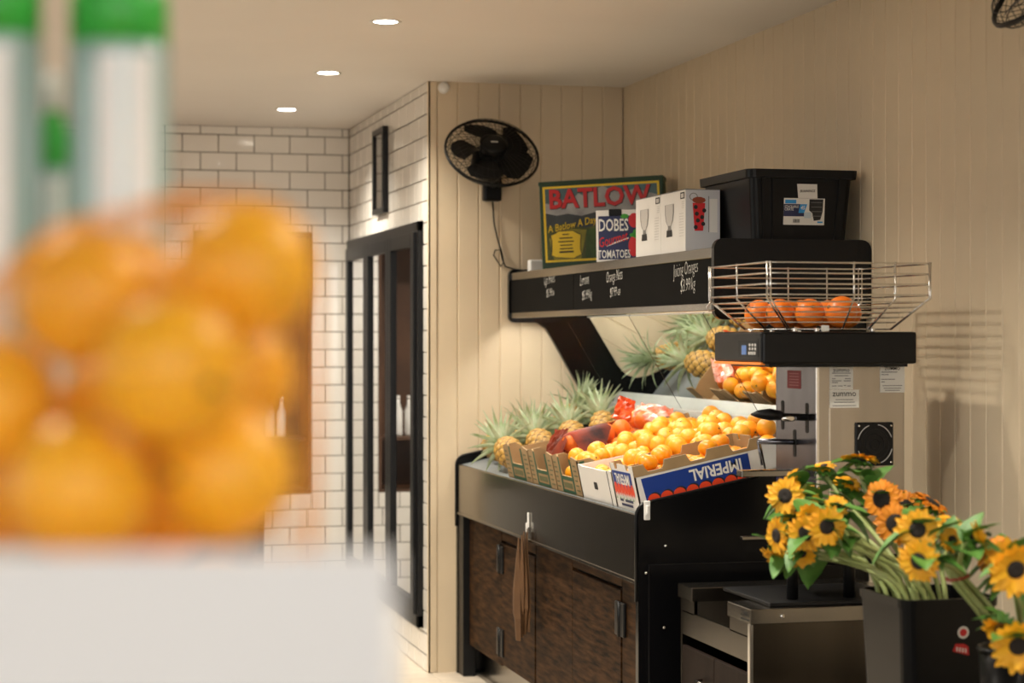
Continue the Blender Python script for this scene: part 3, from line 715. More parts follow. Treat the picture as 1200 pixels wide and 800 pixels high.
part('paper_label', m, [PAPER, NAVY, CYAN, INK, GREYINK, mat('pale_box_print', (.5, .58, .62), .5)], tub, True)
m = MB(); text_geo(m, 'STACKABLE', fr, u0 + W * .19, v0 + Hh * .68, W * .075, 0, .0012, .85, 0, .01); text_geo(m, 'CRATE', fr, u0 + W * .13, v0 + Hh * .58, W * .085, 0, .0012, .85, 0, .012)
text_geo(m, '45', fr, u0 + W * .46, v0 + Hh * .64, W * .12, 0, .0014, .9, 0, .012, .15)
part('label_lettering', m, PAPER, tub, True)
m = MB(); (u0, v1), (u1, v0) = tub_front(934, 215), tub_front(957.5, 232)
m.poly([fr(u0, v1, .002), fr(u1, v1, .002), fr(u1 + .003, v0, .002), fr(u0 + .006, v0, .002)], 0)
text_geo(m, 'BUNNINGS', fr, (u0 + u1) / 2 + .002, (v0 + v1) / 2, .013, 1, .0026, .85, .03, .01, .2)
part('price_sticker', m, [PAPER, INK], tub, True)
# plug adaptor
p = onX(627, 309, HX + .03)
t = thing('power_adaptor', 'small white power adaptor at the end of the canopy shelf', 'adaptor', (HX + .10, HY1 - .12, HZT))
part('body', MB().box(-.04, .03, -.028, .028, 0, .062, .008), WHITE, t, True)
part('cable', MB().tube([(.02, -.028, .01), (.03, -.08, .006), (.0, -.14, .005), (-.03, -.10, .005)], .004, 6), PAPER, t, True)

# ================================================================== FRUIT
def orange_mesh(name, m_, r, squash, seed, nu=20, nv=14):
    rnd = random.Random(seed); mb = MB(); prof = []
    for i in range(nv + 1):
        a = math.pi * i / nv; rr = r * math.sin(a); z = -r * squash * math.cos(a)
        if i >= nv - 1: z -= r * .03
        prof.append((max(rr, 0), z))
    mb.lathe(prof, nu)
    k1, k2 = rnd.uniform(0, 6), rnd.uniform(0, 6)
    mb.v = [(x * (1 + .015 * math.sin(3 * z / r + k1)), y * (1 + .015 * math.cos(2.5 * z / r + k2)), z) for x, y, z in mb.v]
    return mb.mesh(name, m_)
def fruit_root(name, m_, r, squash, seed, label, cat, group):
    o = bpy.data.objects.new(name, orange_mesh('peel', m_, r, squash, seed)); COL.objects.link(o); tag(o, label, cat, group)
    s_ = link('stem_button', MB().lathe([(r * .11, 0), (r * .09, r * .05), (0, r * .06)], 8, M=Matrix.Translation((0, 0, r * squash * .955))).mesh('stem_button', STEMB), o)
    return o
def spin(rnd): return (rnd.uniform(-2, 2), rnd.uniform(-2, 2), rnd.uniform(0, 6.28))
def settle(n, x0, x1, y0, y1, base, rads, rnd, cap, fixed=(), walls=()):
    """drop spheres one at a time, each rolls downhill until it rests on fruit, floor or the edge of a carton wall"""
    out = list(fixed)
    def zat(x, y, r):
        z = base(x, y) + r
        for yw, th, top in walls:
            d_ = max(0, abs(y - yw) - th)
            if d_ < r: z = max(z, top(x) + math.sqrt(r * r - d_ * d_))
        for (a, b, c_, s_) in out:
            d2 = (a - x) ** 2 + (b - y) ** 2; t_ = (r + s_) ** 2
            if d2 < t_: z = max(z, c_ + math.sqrt(t_ - d2))
        return z
    res = []
    for i in range(n):
        best = None
        for tr in range(7):
            r = rads(rnd); x, y = rnd.uniform(x0 + r, x1 - r), rnd.uniform(y0 + r, y1 - r); z = zat(x, y, r); st = .016
            while st > .0012:
                moved = False
                for k in range(8):
                    a = k * math.pi / 4; nx, ny = min(max(x + st * math.cos(a), x0 + r), x1 - r), min(max(y + st * math.sin(a), y0 + r), y1 - r)
                    nz = zat(nx, ny, r)
                    if nz < z - 1e-5: x, y, z, moved = nx, ny, nz, True
                if not moved: st *= .5
            sc_ = z - cap(x, y)
            if best is None or sc_ < best[0]: best = (sc_, x, y, z, r)
        if best[0] > 0: continue
        out.append((best[1], best[2], best[3], best[4] * 1.03)); res.append(best[1:])
    return res
def relax(P, r, move, clamp, it=300):
    """push overlapping fruit apart; move[i] says how freely fruit i gives way"""
    P = [Vector(p) for p in P]
    for _ in range(it):
        for i in range(len(P)):
            for j in range(i):
                d_ = P[i] - P[j]; l = d_.length; m_ = (r[i] + r[j]) * 1.03
                if l < m_:
                    d_ = d_ / max(l, 1e-6) * (m_ - l); w_ = move[i] / (move[i] + move[j])
                    P[i] += d_ * w_; P[j] -= d_ * (1 - w_)
        for i in range(len(P)): P[i] = clamp(P[i], r[i])
    return P
rnd = random.Random(3)
R0 = .036
loose = fruit_root('orange', ORANGE_LOOSE, R0, .97, 1, 'loose golden orange in the heap above the white carton', 'orange', 'loose golden oranges heaped on the bench')
loose2 = fruit_root('orange', ORANGE_LOOSE, R0, 1.04, 2, loose['label'], 'orange', loose['group'])

# ------------------------------------------------------------------ cartons on the bench
def make_tray(name, label, y0, y1, L, h, profF, profS, mats, group=None, pad=.06):
    t = thing(name, label, 'carton', (DX0 + .006, (y0 + y1) / 2, deck_z(DX0 + .006) + .0005), (0, -SL, 0), group)
    W = (y1 - y0) / 2 - .003; th = .006
    part('base', MB().box(0, L, -W, W, 0, .006), mats[2], t, True)
    part('liner_pad', MB().box(th, L - th, -W + th, W - th, pad - .004, pad), mats[1], t, True)
    fF = lambda u, v, d_: Vector((d_, u * W, v)); fS = lambda u, v, d_: Vector((u * L, d_, v))
    def wall(nm, poly, f, a, b, swap):
        o = part(nm, MB().prism(poly, f, a, b), [mats[0], mats[1]], t, True)
        for p_ in o.data.polygons:
            nn = p_.normal; outn = abs(nn.x) > .9 if swap else abs(nn.y) > .9
            p_.material_index = 0 if outn and ((p_.center.x < .003 or p_.center.x > L - .003) if swap else (abs(p_.center.y) > W - .003)) else 1
        return o
    wall('front_wall', profF, fF, 0, th, True); wall('back_wall', profF, fF, L - th, L, True)
    wall('side_wall', profS, fS, -W, -W + th, False); wall('side_wall', profS, fS, W - th, W, False)
    return t, W
def scallop(n, h, dip, cut, top=.10):
    out = [(0, 0), (1, 0), (1, h)]
    for k in range(n):
        c_ = 1 - (k + .5) / n; w_ = cut / 2
        out += [(c_ + w_ + .012, h), (c_ + w_, h - dip * .6), (c_ + w_ * .8, h - dip), (c_ - w_ * .8, h - dip), (c_ - w_, h - dip * .6), (c_ - w_ - .012, h)]
    return out + [(0, h)]
def sym(prof): return [(2 * u - 1, v) for u, v in prof]
# blue carton of mandarins at the near end
IY0, IY1 = BY0 + .045, 6.765
IL, IH = .475, .165
imp, IW = make_tray('mandarin_carton', 'blue and white mandarin carton with scalloped cardboard edge at the end of the bench', IY0, IY1, IL, IH, sym(scallop(2, IH, .020, .12)), scallop(3, IH, .028, .14), [WHITEB, CARD, WHITEB], pad=.075)
fr = Frame((0, -IW, 0), (1, 0, 0), (0, 0, 1)); m = MB()
m.poly([fr(u, v_, .0010) for u, v_ in ((.030, .012), (IL - .055, .012), (IL - .055, IH - .046), (.022, IH - .048))], 1)
for k in range(9):
    u = .055 + k * .0475
    if u > IL - .05: break
    ell(m, fr, u + .004, .040, .0245, .0225, .0013, 4, 14); ell(m, fr, u, .038, .0228, .0205, .0016, 2, 14)
pS = [(u * IL, v_) for u, v_ in scallop(3, IH, .028, .14)[2:]]
m.poly([fr(0, IH - .040, .0006), fr(IL, IH - .040, .0006)] + [fr(u, v_ - .0005, .0006) for u, v_ in pS], 0)
part('printed_side', m, [CARD, BLUE, REDO, WHITEB, INK], imp, True)
m = MB(); text_geo(m, 'IMPERIAL', fr, IL * .62, .090, .056, 0, .0016, .86, math.pi, .025); part('lettering', m, PAPER, imp, True)
ff_ = Frame((0, IW, 0), (0, -1, 0), (0, 0, 1)); m = MB(); W2 = 2 * IW
rect(m, ff_, .012, W2 - .035, .070, IH - .026, .0010, 0)
for k in range(6):
    u = .03 + k * (W2 - .075) / 5
    ell(m, ff_, u, .072, .019, .026, .0014, 1, 12); m.poly([ff_(u + a, .046 + b, .0018) for a, b in ((-.008, 0), (.012, .002), (.002, .018))], 3)
    m.poly([ff_(u + a, .038 + b, .0018) for a, b in ((-.014, 0), (-.004, 0), (-.004, .012))], 4)
for k, (a, b) in enumerate(((.05, .09), (.11, .20), (.06, .19))): rect(m, ff_, a, b, .030 - (k // 2) * .016, .039 - (k // 2) * .016, .0012, 2)
part('printed_front', m, [BLUE, REDO, NAVY, WHITEB, LEAFP], imp, True)
m = MB(); text_geo(m, 'IMPERIAL', ff_, W2 / 2 - .01, .113, .052, 0, .0016, .80, math.pi, .02); part('front_lettering', m, PAPER, imp, True)
MI = Matrix.Translation(imp.location) @ Matrix.Rotation(-SL, 4, 'Y')
man = fruit_root('mandarin', MANDARIN, .036, .80, 5, 'glossy mandarin packed inside the blue and white carton', 'mandarin', 'mandarins in the blue carton')
first = True
for i in range(6):
    for j in range(3):
        p = MI @ Vector((.050 + i * .0750, (j - 1) * .0815 + rnd.uniform(-.002, .002), .075 + .0312))
        if first: man.location = p; man.rotation_euler = (.3, -.2, 0); first = False
        else: dup(man, p, (rnd.uniform(-.35, .35), rnd.uniform(-.35, .35), rnd.uniform(0, 6)))
for i in range(4):
    p = MI @ Vector((.050 + .075 * (.5 + i + (i > 1)), .0408 * (1 if i % 2 else -1), .075 + .0312 + .050)); dup(man, p, (rnd.uniform(-.3, .3), rnd.uniform(-.3, .3), rnd.uniform(0, 6)))
# white carton
WY0, WY1 = IY1 + .004, 7.20
wc, WW = make_tray('white_fruit_carton', 'plain white carton with a square hand hole under the loose oranges', WY0, WY1, .69, .13, sym([(0, 0), (1, 0), (1, .13), (.92, .13), (.88, .126), (.12, .126), (.08, .13), (0, .13)]), [(0, 0), (1, 0), (1, .11), (0, .128)], [WHITEB, WHITEB, WHITEB], pad=.045)
fw = Frame((0, WW, 0), (0, -1, 0), (0, 0, 1)); m = MB(); W2 = 2 * WW
m.prism(rrect(W2 * .42, W2 * .52, .048, .075, .005), fw, .0004, .0012); part('hand_hole', m, INK, wc, True)
part('corner_edge', MB().box(-.001, .006, -WW + .048, -WW + .054, 0, .128), INK, wc, True)
# brown and green cartons
GY = [7.205, 7.56, 7.94, 8.36]
gprof = sym([(0, 0), (1, 0), (1, .142), (.80, .152), (.77, .145), (.74, .09), (.70, .07), (.30, .07), (.26, .09), (.23, .145), (.20, .152), (0, .142)])
for k in range(3):
    where = ['next to the white carton', 'in the middle of the green-edged cartons', 'next to the pineapples'][k]
    gc, GWd = make_tray('fruit_carton', 'brown cardboard fruit carton with dark green edges ' + where, GY[k], GY[k + 1], .69, .142, gprof, [(0, 0), (1, 0), (1, .10), (.9, .118), (.12, .118), (.08, .142), (0, .142)], [CARD, CARD, CARD], 'brown and green cartons on the bench', pad=.025)
    fg = Frame((0, GWd, 0), (0, -1, 0), (0, 0, 1)); m = MB(); W2 = 2 * GWd
    for a, b in ((.235, .295), (.705, .765)): rect(m, fg, W2 * a, W2 * b, .004, .142, .0012, 0)
    rect(m, fg, W2 * .295, W2 * .705, .055, .069, .0012, 0); rect(m, fg, W2 * .295, W2 * .705, .004, .016, .0012, 0)
    for s_ in (0.02, .80):
        for q in range(6): rect(m, fg, W2 * (s_ + .02), W2 * (s_ + .16 - .02 * (q % 3)), 0.020 + q * .019, .026 + q * .019, .0012, 1)
    rect(m, fg, W2 * .33, W2 * .67, .024, .045, .0012, 1)
    part('green_print', m, [CARDG, mat('faded_green_ink', (.10, .10, .035), .7)], gc, True)
    fs = Frame((0, -GWd, 0), (1, 0, 0), (0, 0, 1)); m = MB(); rect(m, fs, .01, .03, .01, .135, .0012, 0); rect(m, fs, .05, .55, .02, .10, .0012, 0); part('green_side', m, CARDG, gc, True)
# loose oranges: heap over the white carton and the first brown carton
LOWD = (2.165, 7.300, deck_z(2.165) + .030 / math.cos(SL) + R0 + .001)      # a deeper orange low in the first brown carton
def base(x, y):
    return deck_z(x) + (.048 if y < 7.2 else .027) / math.cos(SL)
def wtop(x): return deck_z(x) + (.146 if x < 2.17 else .126) / math.cos(SL)
def cap(x, y):
    # top of the heap: highest towards the back
    tx = (x - 2.10) / .62
    return deck_z(x) + .126 + .045 * min(max(tx * 1.7, 0), 1) * (1 if y > 6.85 else .4)
pile = settle(270, DX0 + .016, 2.738, WY0 + .012, 7.548, base, lambda r_: R0 * r_.uniform(.94, 1.10), rnd, cap, [(*LOWD, R0 * 1.03)], [(7.2025, .0125, wtop)])
pile += settle(26, 2.525, 2.745, 7.574, 7.928, base, lambda r_: R0 * r_.uniform(.94, 1.08), rnd, lambda x, y: deck_z(x) + .145)
for i, (x, y, z, r) in enumerate(pile):
    src = loose if i % 2 else loose2
    o = src if i < 2 else dup(src)
    o.location = (x, y, z); o.rotation_euler = spin(rnd); o.scale = (r / R0,) * 3
# oranges lying in the two farther cartons
deep = fruit_root('orange', ORANGE_DEEP, R0, .98, 8, 'deep orange fruit inside a red net bag on the bench', 'orange', 'deep oranges in the net bags')
used = [False]
def put_deep(p, label=None, group=None, s_=1.0):
    o = dup(deep) if used[0] else deep
    used[0] = True
    o.location = p; o.rotation_euler = spin(rnd); o.scale = (s_,) * 3
    if label: o['label'] = label
    if group: o['group'] = group
    return o
# net bags: oranges, film, printed band
def net_bag(center_pts, label, seed, band=(.0, .55)):
    rn = random.Random(seed)
    bm = bmesh.new()
    for p in center_pts:
        put_deep(p, s_=1.12)
        r = R0 * 1.12 + .003
        for i in range(60):
            z = 1 - 2 * (i + .5) / 60; a = i * 2.39996; q = math.sqrt(1 - z * z)
            bm.verts.new(Vector(p) + Vector((q * math.cos(a), q * math.sin(a), z)) * r)
    hull = bmesh.ops.convex_hull(bm, input=bm.verts[:]); bmesh.ops.recalc_face_normals(bm, faces=bm.faces[:])
    bmesh.ops.delete(bm, geom=list({g_ for g_ in hull['geom_interior'] + hull['geom_unused'] if isinstance(g_, bmesh.types.BMVert)}), context='VERTS')
    bmesh.ops.recalc_face_normals(bm, faces=bm.faces[:]); me_ = bpy.data.meshes.new('net'); bm.to_mesh(me_); bm.free()
    for p_ in me_.polygons: p_.use_smooth = True
    me_.materials.append(film_mat('red_net_film', (.60, .05, .01), .13)); me_.materials.append(MAROON)
    xs_ = [v.co.x for v in me_.vertices]; xa, xb = min(xs_), max(xs_)
    for p_ in me_.polygons:
        q_ = (p_.center.x - xa) / (xb - xa)
        if band[0] < q_ < band[1] and (p_.normal.z > .62 or (q_ < .10 and p_.normal.z > -.3)): p_.material_index = 1
    c_ = sum((Vector(p) for p in center_pts), Vector()) / len(center_pts)
    t = thing('net_bag', label, 'net bag', (c_.x, c_.y, min(p[2] for p in center_pts) - .04))
    me_.transform(Matrix.Translation(-t.location)); link('net', me_, t)
    return t, c_
def crumple(w, h, fr, rn, amp, nx=8, ny=6):
    vv, ff = [], []
    for j in range(ny + 1):
        for i in range(nx + 1): vv.append(fr((i / nx - .5) * w, (j / ny - .5) * h, rn.uniform(-amp, amp)))
    for j in range(ny):
        for i in range(nx): ff.append((j * (nx + 1) + i, j * (nx + 1) + i + 1, (j + 1) * (nx + 1) + i + 1, (j + 1) * (nx + 1) + i))
    return MB().add(vv, ff)
def rowpts(p0, p1, n, side_, z_up):
    p0, p1 = Vector(p0), Vector(p1); out = []
    for i in range(n):
        c_ = p0.lerp(p1, i / (n - 1))
        out += [c_ + Vector(side_) * .5, c_ - Vector(side_) * .5]
    return out
# first bag lies across the cartons 2 and 3, second behind
zz = lambda x, dz: deck_z(x) + dz
b1 = []
for i, (x, y) in enumerate([(2.15, 7.70), (2.15, 7.785), (2.225, 7.66), (2.23, 7.745), (2.235, 7.83), (2.31, 7.69), (2.31, 7.775), (2.39, 7.72), (2.39, 7.80), (2.47, 7.75), (2.47, 7.83)]): b1.append((x, y, zz(x, .072 + .010 * (i % 2) + .02 * min(1, (x - 2.1) / .2))))
for x, y in ((2.20, 7.72), (2.28, 7.75), (2.36, 7.76), (2.43, 7.79)): b1.append((x, y, zz(x, .152)))
b1 = [tuple(p) for p in relax(b1, [R0 * 1.12] * len(b1), [1] * len(b1), lambda p, r_: Vector((min(max(p.x, 2.155), 2.475), min(max(p.y, 7.617), 7.885), max(p.z, zz(p.x, .027) + r_ * 1.02))))]
bag1, c1 = net_bag(b1, 'red net bag of oranges with a maroon label lying over the brown cartons', 1)
rn = random.Random(4)
part('gathered_end', crumple(.09, .12, Frame((2.165, 7.845, zz(2.165, .165)), Vector((.3, -.9, .1)), Vector((.5, .2, .8))), rn, .008), MAROON, bag1)
b2 = []
for x, y in ((2.570, 8.020), (2.570, 8.105), (2.655, 8.000), (2.655, 8.085), (2.655, 8.170), (2.570, 8.190), (2.600, 8.275)): b2.append((x, y, zz(x, .076)))
for x, y in ((2.612, 8.060), (2.612, 8.148)): b2.append((x, y, zz(x, .142)))
b2 = [tuple(p) for p in relax(b2, [R0 * 1.12] * len(b2), [1] * len(b2), lambda p, r_: Vector((min(max(p.x, 2.50), 2.70), min(max(p.y, 7.995), 8.305), max(p.z, zz(p.x, .027) + r_ * 1.02))))]
bag2, c2 = net_bag(b2, 'red net bag of oranges with a printed film header at the back of the bench', 2, (.9, .95))
HEAD = mat('orange_header_film', (.78, .12, .02), .12, vary=1, col2=(.85, .70, .62), scale=22, coat=.8)
HEAD2 = mat('orange_film', (.75, .10, .015), .15, vary=1, col2=(.60, .05, .01), scale=18, coat=.8)
p = onX(731, 492, 2.50); p.z += .045; part('header_flap', crumple(.10, .10, Frame(p, Vector((.5, -.85, -.25)), Vector((.35, -.1, .9))), rn, .010), HEAD2, bag2)
p = onX(764, 497, 2.635); p.z += .050; part('header_flap', crumple(.17, .085, Frame(p, Vector((.55, -.80, -.10)), Vector((.65, .25, .6))), rn, .012), HEAD, bag2)
# a few oranges in the brown cartons
for (x, y) in ((2.165, 7.300), (2.16, 7.995), (2.15, 8.075), (2.235, 8.12), (2.32, 8.02), (2.40, 8.11), (2.16, 8.235)):
    put_deep((x, y, zz(x, .030 / math.cos(SL) + R0 + .001)), 'orange resting low inside a brown and green carton', 'oranges low in the brown cartons')

# ------------------------------------------------------------------ pineapples
def make_pineapple(seed, label):
    rn = random.Random(seed); t = thing('pineapple', label, 'pineapple', group='pineapples at the far end of the bench')
    L, Rm = .19, .062; nu, nv = 64, 40; vv, ff, dv = [], [], []
    for j in range(nv + 1):
        v = j / nv; rr = Rm * (math.sin(math.pi * (.08 + .84 * v)) ** .45)
        if j == 0 or j == nv: rr *= .25
        for i in range(nu):
            a = 2 * math.pi * i / nu
            p1 = math.sin(a * 4 + v * math.pi * 4); p2 = math.sin(a * 4 - v * math.pi * 4); p1 = abs(p1) * 2 - 1; p2 = abs(p2); p2 = p2 * 2 - 1; p1, p2 = (min(p1, p2) + 1) / 2 * 1.6 - .5, 1
            dsp = p1 * p2; dv.append(dsp); r = rr * (1 + .085 * max(-.5, dsp))
            vv.append((r * math.cos(a), r * math.sin(a), v * L))
    for j in range(nv):
        for i in range(nu): ff.append((j * nu + i, j * nu + (i + 1) % nu, (j + 1) * nu + (i + 1) % nu, (j + 1) * nu + i))
    ff += [tuple(range(nu - 1, -1, -1)), tuple(nv * nu + i for i in range(nu))]
    ob_ = part('body', MB().add(vv, ff, 0, True), [PINE_SKIN, PINE_GROOVE], t, True)
    for p_ in ob_.data.polygons:
        if sum(dv[i] for i in p_.vertices) / len(p_.vertices) < -.12: p_.material_index = 1
    cr = MB(); n = 46
    for k in range(n):
        f_ = k / n; a = k * 2.39996; ln = .075 + .085 * math.sin(math.pi * (.25 + .6 * f_)) + rn.uniform(-.01, .02); w = .011
        tilt = math.radians(80 - 72 * f_) + rn.uniform(-.1, .1); z0 = L - .008 + .045 * f_; out = []
        for i in range(6):
            s_ = i / 5; an = tilt + .55 * s_ * (1 - f_ * .7) - .25
            rr_ = .012 + ln * s_ * math.sin(an); zz_ = z0 + ln * s_ * math.cos(an)
            ww = w * (1 - s_ ** 1.6) + .0006; dpt = .004 * (1 - s_)
            ca, sa = math.cos(a), math.sin(a)
            out += [(rr_ * ca - ww * sa, rr_ * sa + ww * ca, zz_ + dpt), (rr_ * ca, rr_ * sa, zz_ - dpt), (rr_ * ca + ww * sa, rr_ * sa - ww * ca, zz_ + dpt)]
        cr.add(out, [(i * 3 + j, i * 3 + j + 1, i * 3 + j + 4, i * 3 + j + 3) for i in range(5) for j in range(2)], 0, True)
    part('crown', cr, PINE_LEAF, t, True)
    return t
pin = make_pineapple(1, 'ripe pineapple with pale green crown at the end of the bench beside the board wall')
pin2 = make_pineapple(9, pin['label'])
# base position, axis direction
PL = [((2.150, 8.455), (-.04, .90, .26)), ((2.290, 8.455), (.00, .90, .30)), ((2.430, 8.455), (.06, .86, .34)), ((2.570, 8.455), (.10, .76, .42)), ((2.150, 8.945), (.84, .03, .44)), ((2.165, 9.115), (.84, .00, .44)), ((2.490, 9.030), (.46, .02, .70))]
for i, ((x, y), ax) in enumerate(PL):
    src = pin if i % 2 == 0 else pin2
    o = src if i < 2 else dup(src)
    ax = Vector(ax).normalized()
    o.rotation_euler = ax.to_track_quat('Z', 'Y').to_euler()
    o.location = (x, y, deck_z(x) + .002 + .062 * math.sqrt(max(0, 1 - ax.z ** 2)) * .95)

# ================================================================== JUICER STAND (STEEL CABINET)
CX0, CX1, CY0, CY1, CZ = 2.150, 2.78, 5.60, 6.27, .785
cabt = thing('steel_cabinet', 'low stainless steel juicer cabinet with dark brown doors beside the flower bins', 'cabinet', ((CX0 + CX1) / 2, (CY0 + CY1) / 2, 0))
NY0, NY1, NX1 = 5.80, 6.13, 2.50
part('side_panel', MB().box(CX0 + .008, CX1, CY0 + .008, CY0 + .024, .05, CZ - .045), STEELC, cabt)
part('side_panel', MB().box(CX0 + .008, CX1, CY1 - .024, CY1 - .008, .05, CZ - .045), STEELC, cabt)
part('back_panel', MB().box(CX1 - .015, CX1, CY0 + .024, CY1 - .024, .05, CZ - .045), STEELV, cabt)
part('plinth', MB().box(CX0 + .04, CX1 - .03, CY0 + .03, CY1 - .03, 0, .06), BLACKM, cabt)
tp = MB().box(CX0, CX1, CY0, NY0, CZ - .045, CZ, .002).box(CX0, CX1, NY1, CY1, CZ - .045, CZ, .002).box(NX1, CX1, NY0, NY1, CZ - .045, CZ)
part('steel_top', tp, STEEL, cabt)
bs = MB().box(CX0 + .012, NX1, NY0 - .012, NY0, CZ - .14, CZ - .045).box(CX0 + .012, NX1, NY1, NY1 + .012, CZ - .14, CZ - .045).box(NX1, NX1 + .012, NY0, NY1, CZ - .14, CZ - .045).box(CX0 + .012, NX1, NY0, NY1, CZ - .15, CZ - .14)
part('drain_bay', bs, STEELV, cabt)
part('front_rail', MB().box(CX0 + .008, CX0 + .02, CY0 + .024, CY1 - .024, CZ - .165, CZ - .085, .001).box(CX0 + .008, CX0 + .02, CY0 + .024, NY0, CZ - .09, CZ - .045).box(CX0 + .008, CX0 + .02, NY1, CY1 - .024, CZ - .09, CZ - .045), STEELC, cabt)
part('corner_strip', MB().box(CX0, CX0 + .012, CY0 + .006, CY0 + .026, .05, CZ - .045, .002), CHROME, cabt)
ym_ = (CY0 + CY1) / 2
for a, b in ((CY0 + .03, ym_ - .002), (ym_ + .002, CY1 - .03)):
    dd = part('door', MB().box(CX0 + .006, CX0 + .022, a, b, .08, CZ - .20, .002), DOORB, cabt)
    yq = b - .06 if a < ym_ - .1 else a + .06
    part('pull_handle', MB().tube([(CX0 + .006, yq - .05, .50), (CX0 - .02, yq - .04, .50), (CX0 - .02, yq + .04, .50), (CX0 + .006, yq + .05, .50)], .005, 8), CHROME, dd)
p = onY(917, 722, CY0)
part('screw', MB().lathe([(.008, 0), (.007, .004), (0, .006)], 10, M=Matrix.Translation((p.x, CY0, p.z)) @ Matrix.Rotation(math.pi / 2, 4, 'X')), CHROME, cabt)
for px, py in ((1000, 735), (1000, 741)):
    p = onY(px, py, CY0); part('vent_hole', MB().lathe([(.004, 0), (0, .001)], 8, M=Matrix.Translation((p.x, CY0 + .0085, p.z)) @ Matrix.Rotation(math.pi / 2, 4, 'X')), INK, cabt)
fz = Frame((CX0 - .0005, 0, 0), (0, -1, 0), (0, 0, 1)); m = MB()
yq = onX(870, 718, CX0).y
text_geo(m, 'ZUMMO', fz, -(CY0 + .045), CZ - .018, .024, 0, .0008, .75, 0, .02); rect(m, fz, -(CY0 + .08), -(CY0 + .012), CZ - .037, CZ - .032, .0008, 0)
part('name_plate', m, INK, cabt)

# ================================================================== JUICE MACHINE
JY0 = 5.66
gx = lambda px: onY(px, 400, JY0).x
gz = lambda py: onY(1000, py, JY0).z
jx0, jx1, jzt, jzb = gx(957), gx(1060), gz(430), .93
ly = lambda px: onX(px, 400, jx0).y             # along the left face
lz = lambda px, py: onX(px, py, jx0).z
JY1 = ly(910)
jm = thing('juice_machine', 'tall steel and black orange juicing machine with stickers on its side', 'juicer', ((jx0 + jx1) / 2, (JY0 + JY1) / 2, CZ))
part('body', MB().box(jx0 + .004, jx1, JY0, JY1, jzb, jzt + .02, .003), STEELV, jm)
part('corner_fold', MB().box(jx0 - .002, jx0 + .008, JY0 - .003, JY0 + .004, jzb, jzt, .001), CHROME, jm)
part('seam_strip', MB().box(gx(971.5), gx(973), JY0 - .002, JY0 + .002, jzb, gz(478)), CHROME, jm)
part('juicing_plate', MB().box(jx0 - .002, jx0 + .006, JY0 + .004, JY1, jzb, jzt + .02, .001), STEELD, jm)
YZ = lambda u, v, d_: Vector((d_, u, v))
for px, a, b in ((918, 469, 503), (946.5, 472, 507), (932, 503, 535)):
    part('slot', MB().prism(rrect(ly(px) - .011, ly(px) + .011, lz(px, b), lz(px, a), .008), YZ, jx0 - .0035, jx0 - .001), INK, jm)
yr1, yr2 = ly(946.5), ly(932)
k1 = lambda px, py, y: onY(px, py, y)
part('knife_arm', MB().tube([k1(951, 489, yr1), k1(915, 488, yr1)], .011, 10).tube([k1(916, 487, yr1), k1(902, 485.5, yr1), k1(888, 485, yr1), k1(880, 485.5, yr1)], [.014, .019, .012, .003], 10), BLACKM, jm)
p = k1(925, 490, yr1 - .012); part('chrome_tip', MB().sphere(p, .015, 12, 8, sc3=(1.8, .4, .75)), CHROME, jm)
part('guide_rod', MB().tube([k1(940, 518, yr2), k1(888, 517, yr2)], .009, 10), STEELD, jm)
part('rod_bracket', MB().tube([k1(888, 517, yr2), k1(893, 545, yr2)], .004, 6), STEELD, jm)
p, q = k1(868, 555, JY0 + .05), k1(958, 555, JY0 + .05)
part('drip_rail', MB().box(p.x, q.x, JY0 + .04, JY0 + .09, p.z - .011, p.z + .010, .003), STEEL, jm)
p, q = k1(870, 631, JY0 + .10), k1(962, 631, JY0 + .10)
part('lower_arm', MB().box(p.x, q.x, JY0 + .10, JY0 + .12, p.z - .004, p.z + .006, .001), STEEL, jm)
part('base_plate', MB().box(jx0 - .16, jx1 + .02, JY0 - .02, JY1 + .06, CZ, CZ + .012, .002), BLACKM, jm)
for px in (936, 1003): part('support_post', MB().tube([(gx(px), JY0 + .05, CZ + .01), (gx(px), JY0 + .05, 1.0)], .018, 12), BLACKP, jm)
part('pulp_housing', MB().box(jx0 - .01, jx1, JY0 + .02, JY1, .90, .99, .01), BLACKP, jm)
# fan grille, vent
p = onY(1024, 520, JY0); q = (gx(1046) - gx(1002)) / 2
gr = part('fan_grille', MB().box(p.x - q, p.x + q, JY0 - .008, JY0, p.z - q * 1.07, p.z + q * 1.07, .003), BLACKP, jm)
for a0, a1 in ((20, 80), (110, 165), (200, 255), (290, 345)):
    part('grille_ring', MB().tube([(p.x + q * .93 * math.cos(math.radians(a0 + (a1 - a0) * k / 8)), JY0 - .009, p.z + q * .97 * math.sin(math.radians(a0 + (a1 - a0) * k / 8))) for k in range(9)], .0014, 5), BANDY, gr)
for sx_ in (-1, 1):
    for sz_ in (-1, 1): part('grille_screw', MB().sphere((p.x + sx_ * q * .85, JY0 - .009, p.z + sz_ * q * .9), .004, 8, 6), CHROME, gr)
for k in range(3): part('grille_ring', MB().tube([(p.x + q * (.25 + .25 * k) * math.cos(a), JY0 - .009, p.z + q * (.25 + .25 * k) * math.sin(a)) for a in [2 * math.pi * i / 20 for i in range(20)]], .0012, 4, closed=True), BLACKM, gr)
part('cable_hole', MB().lathe([(.006, 0), (0, .001)], 10, M=Matrix.Translation((gx(1043), JY0 - .0005, gz(549))) @ Matrix.Rotation(math.pi / 2, 4, 'X')), INK, jm)
FJ = Frame((0, JY0 - .0006, 0), (1, 0, 0), (0, 0, 1))
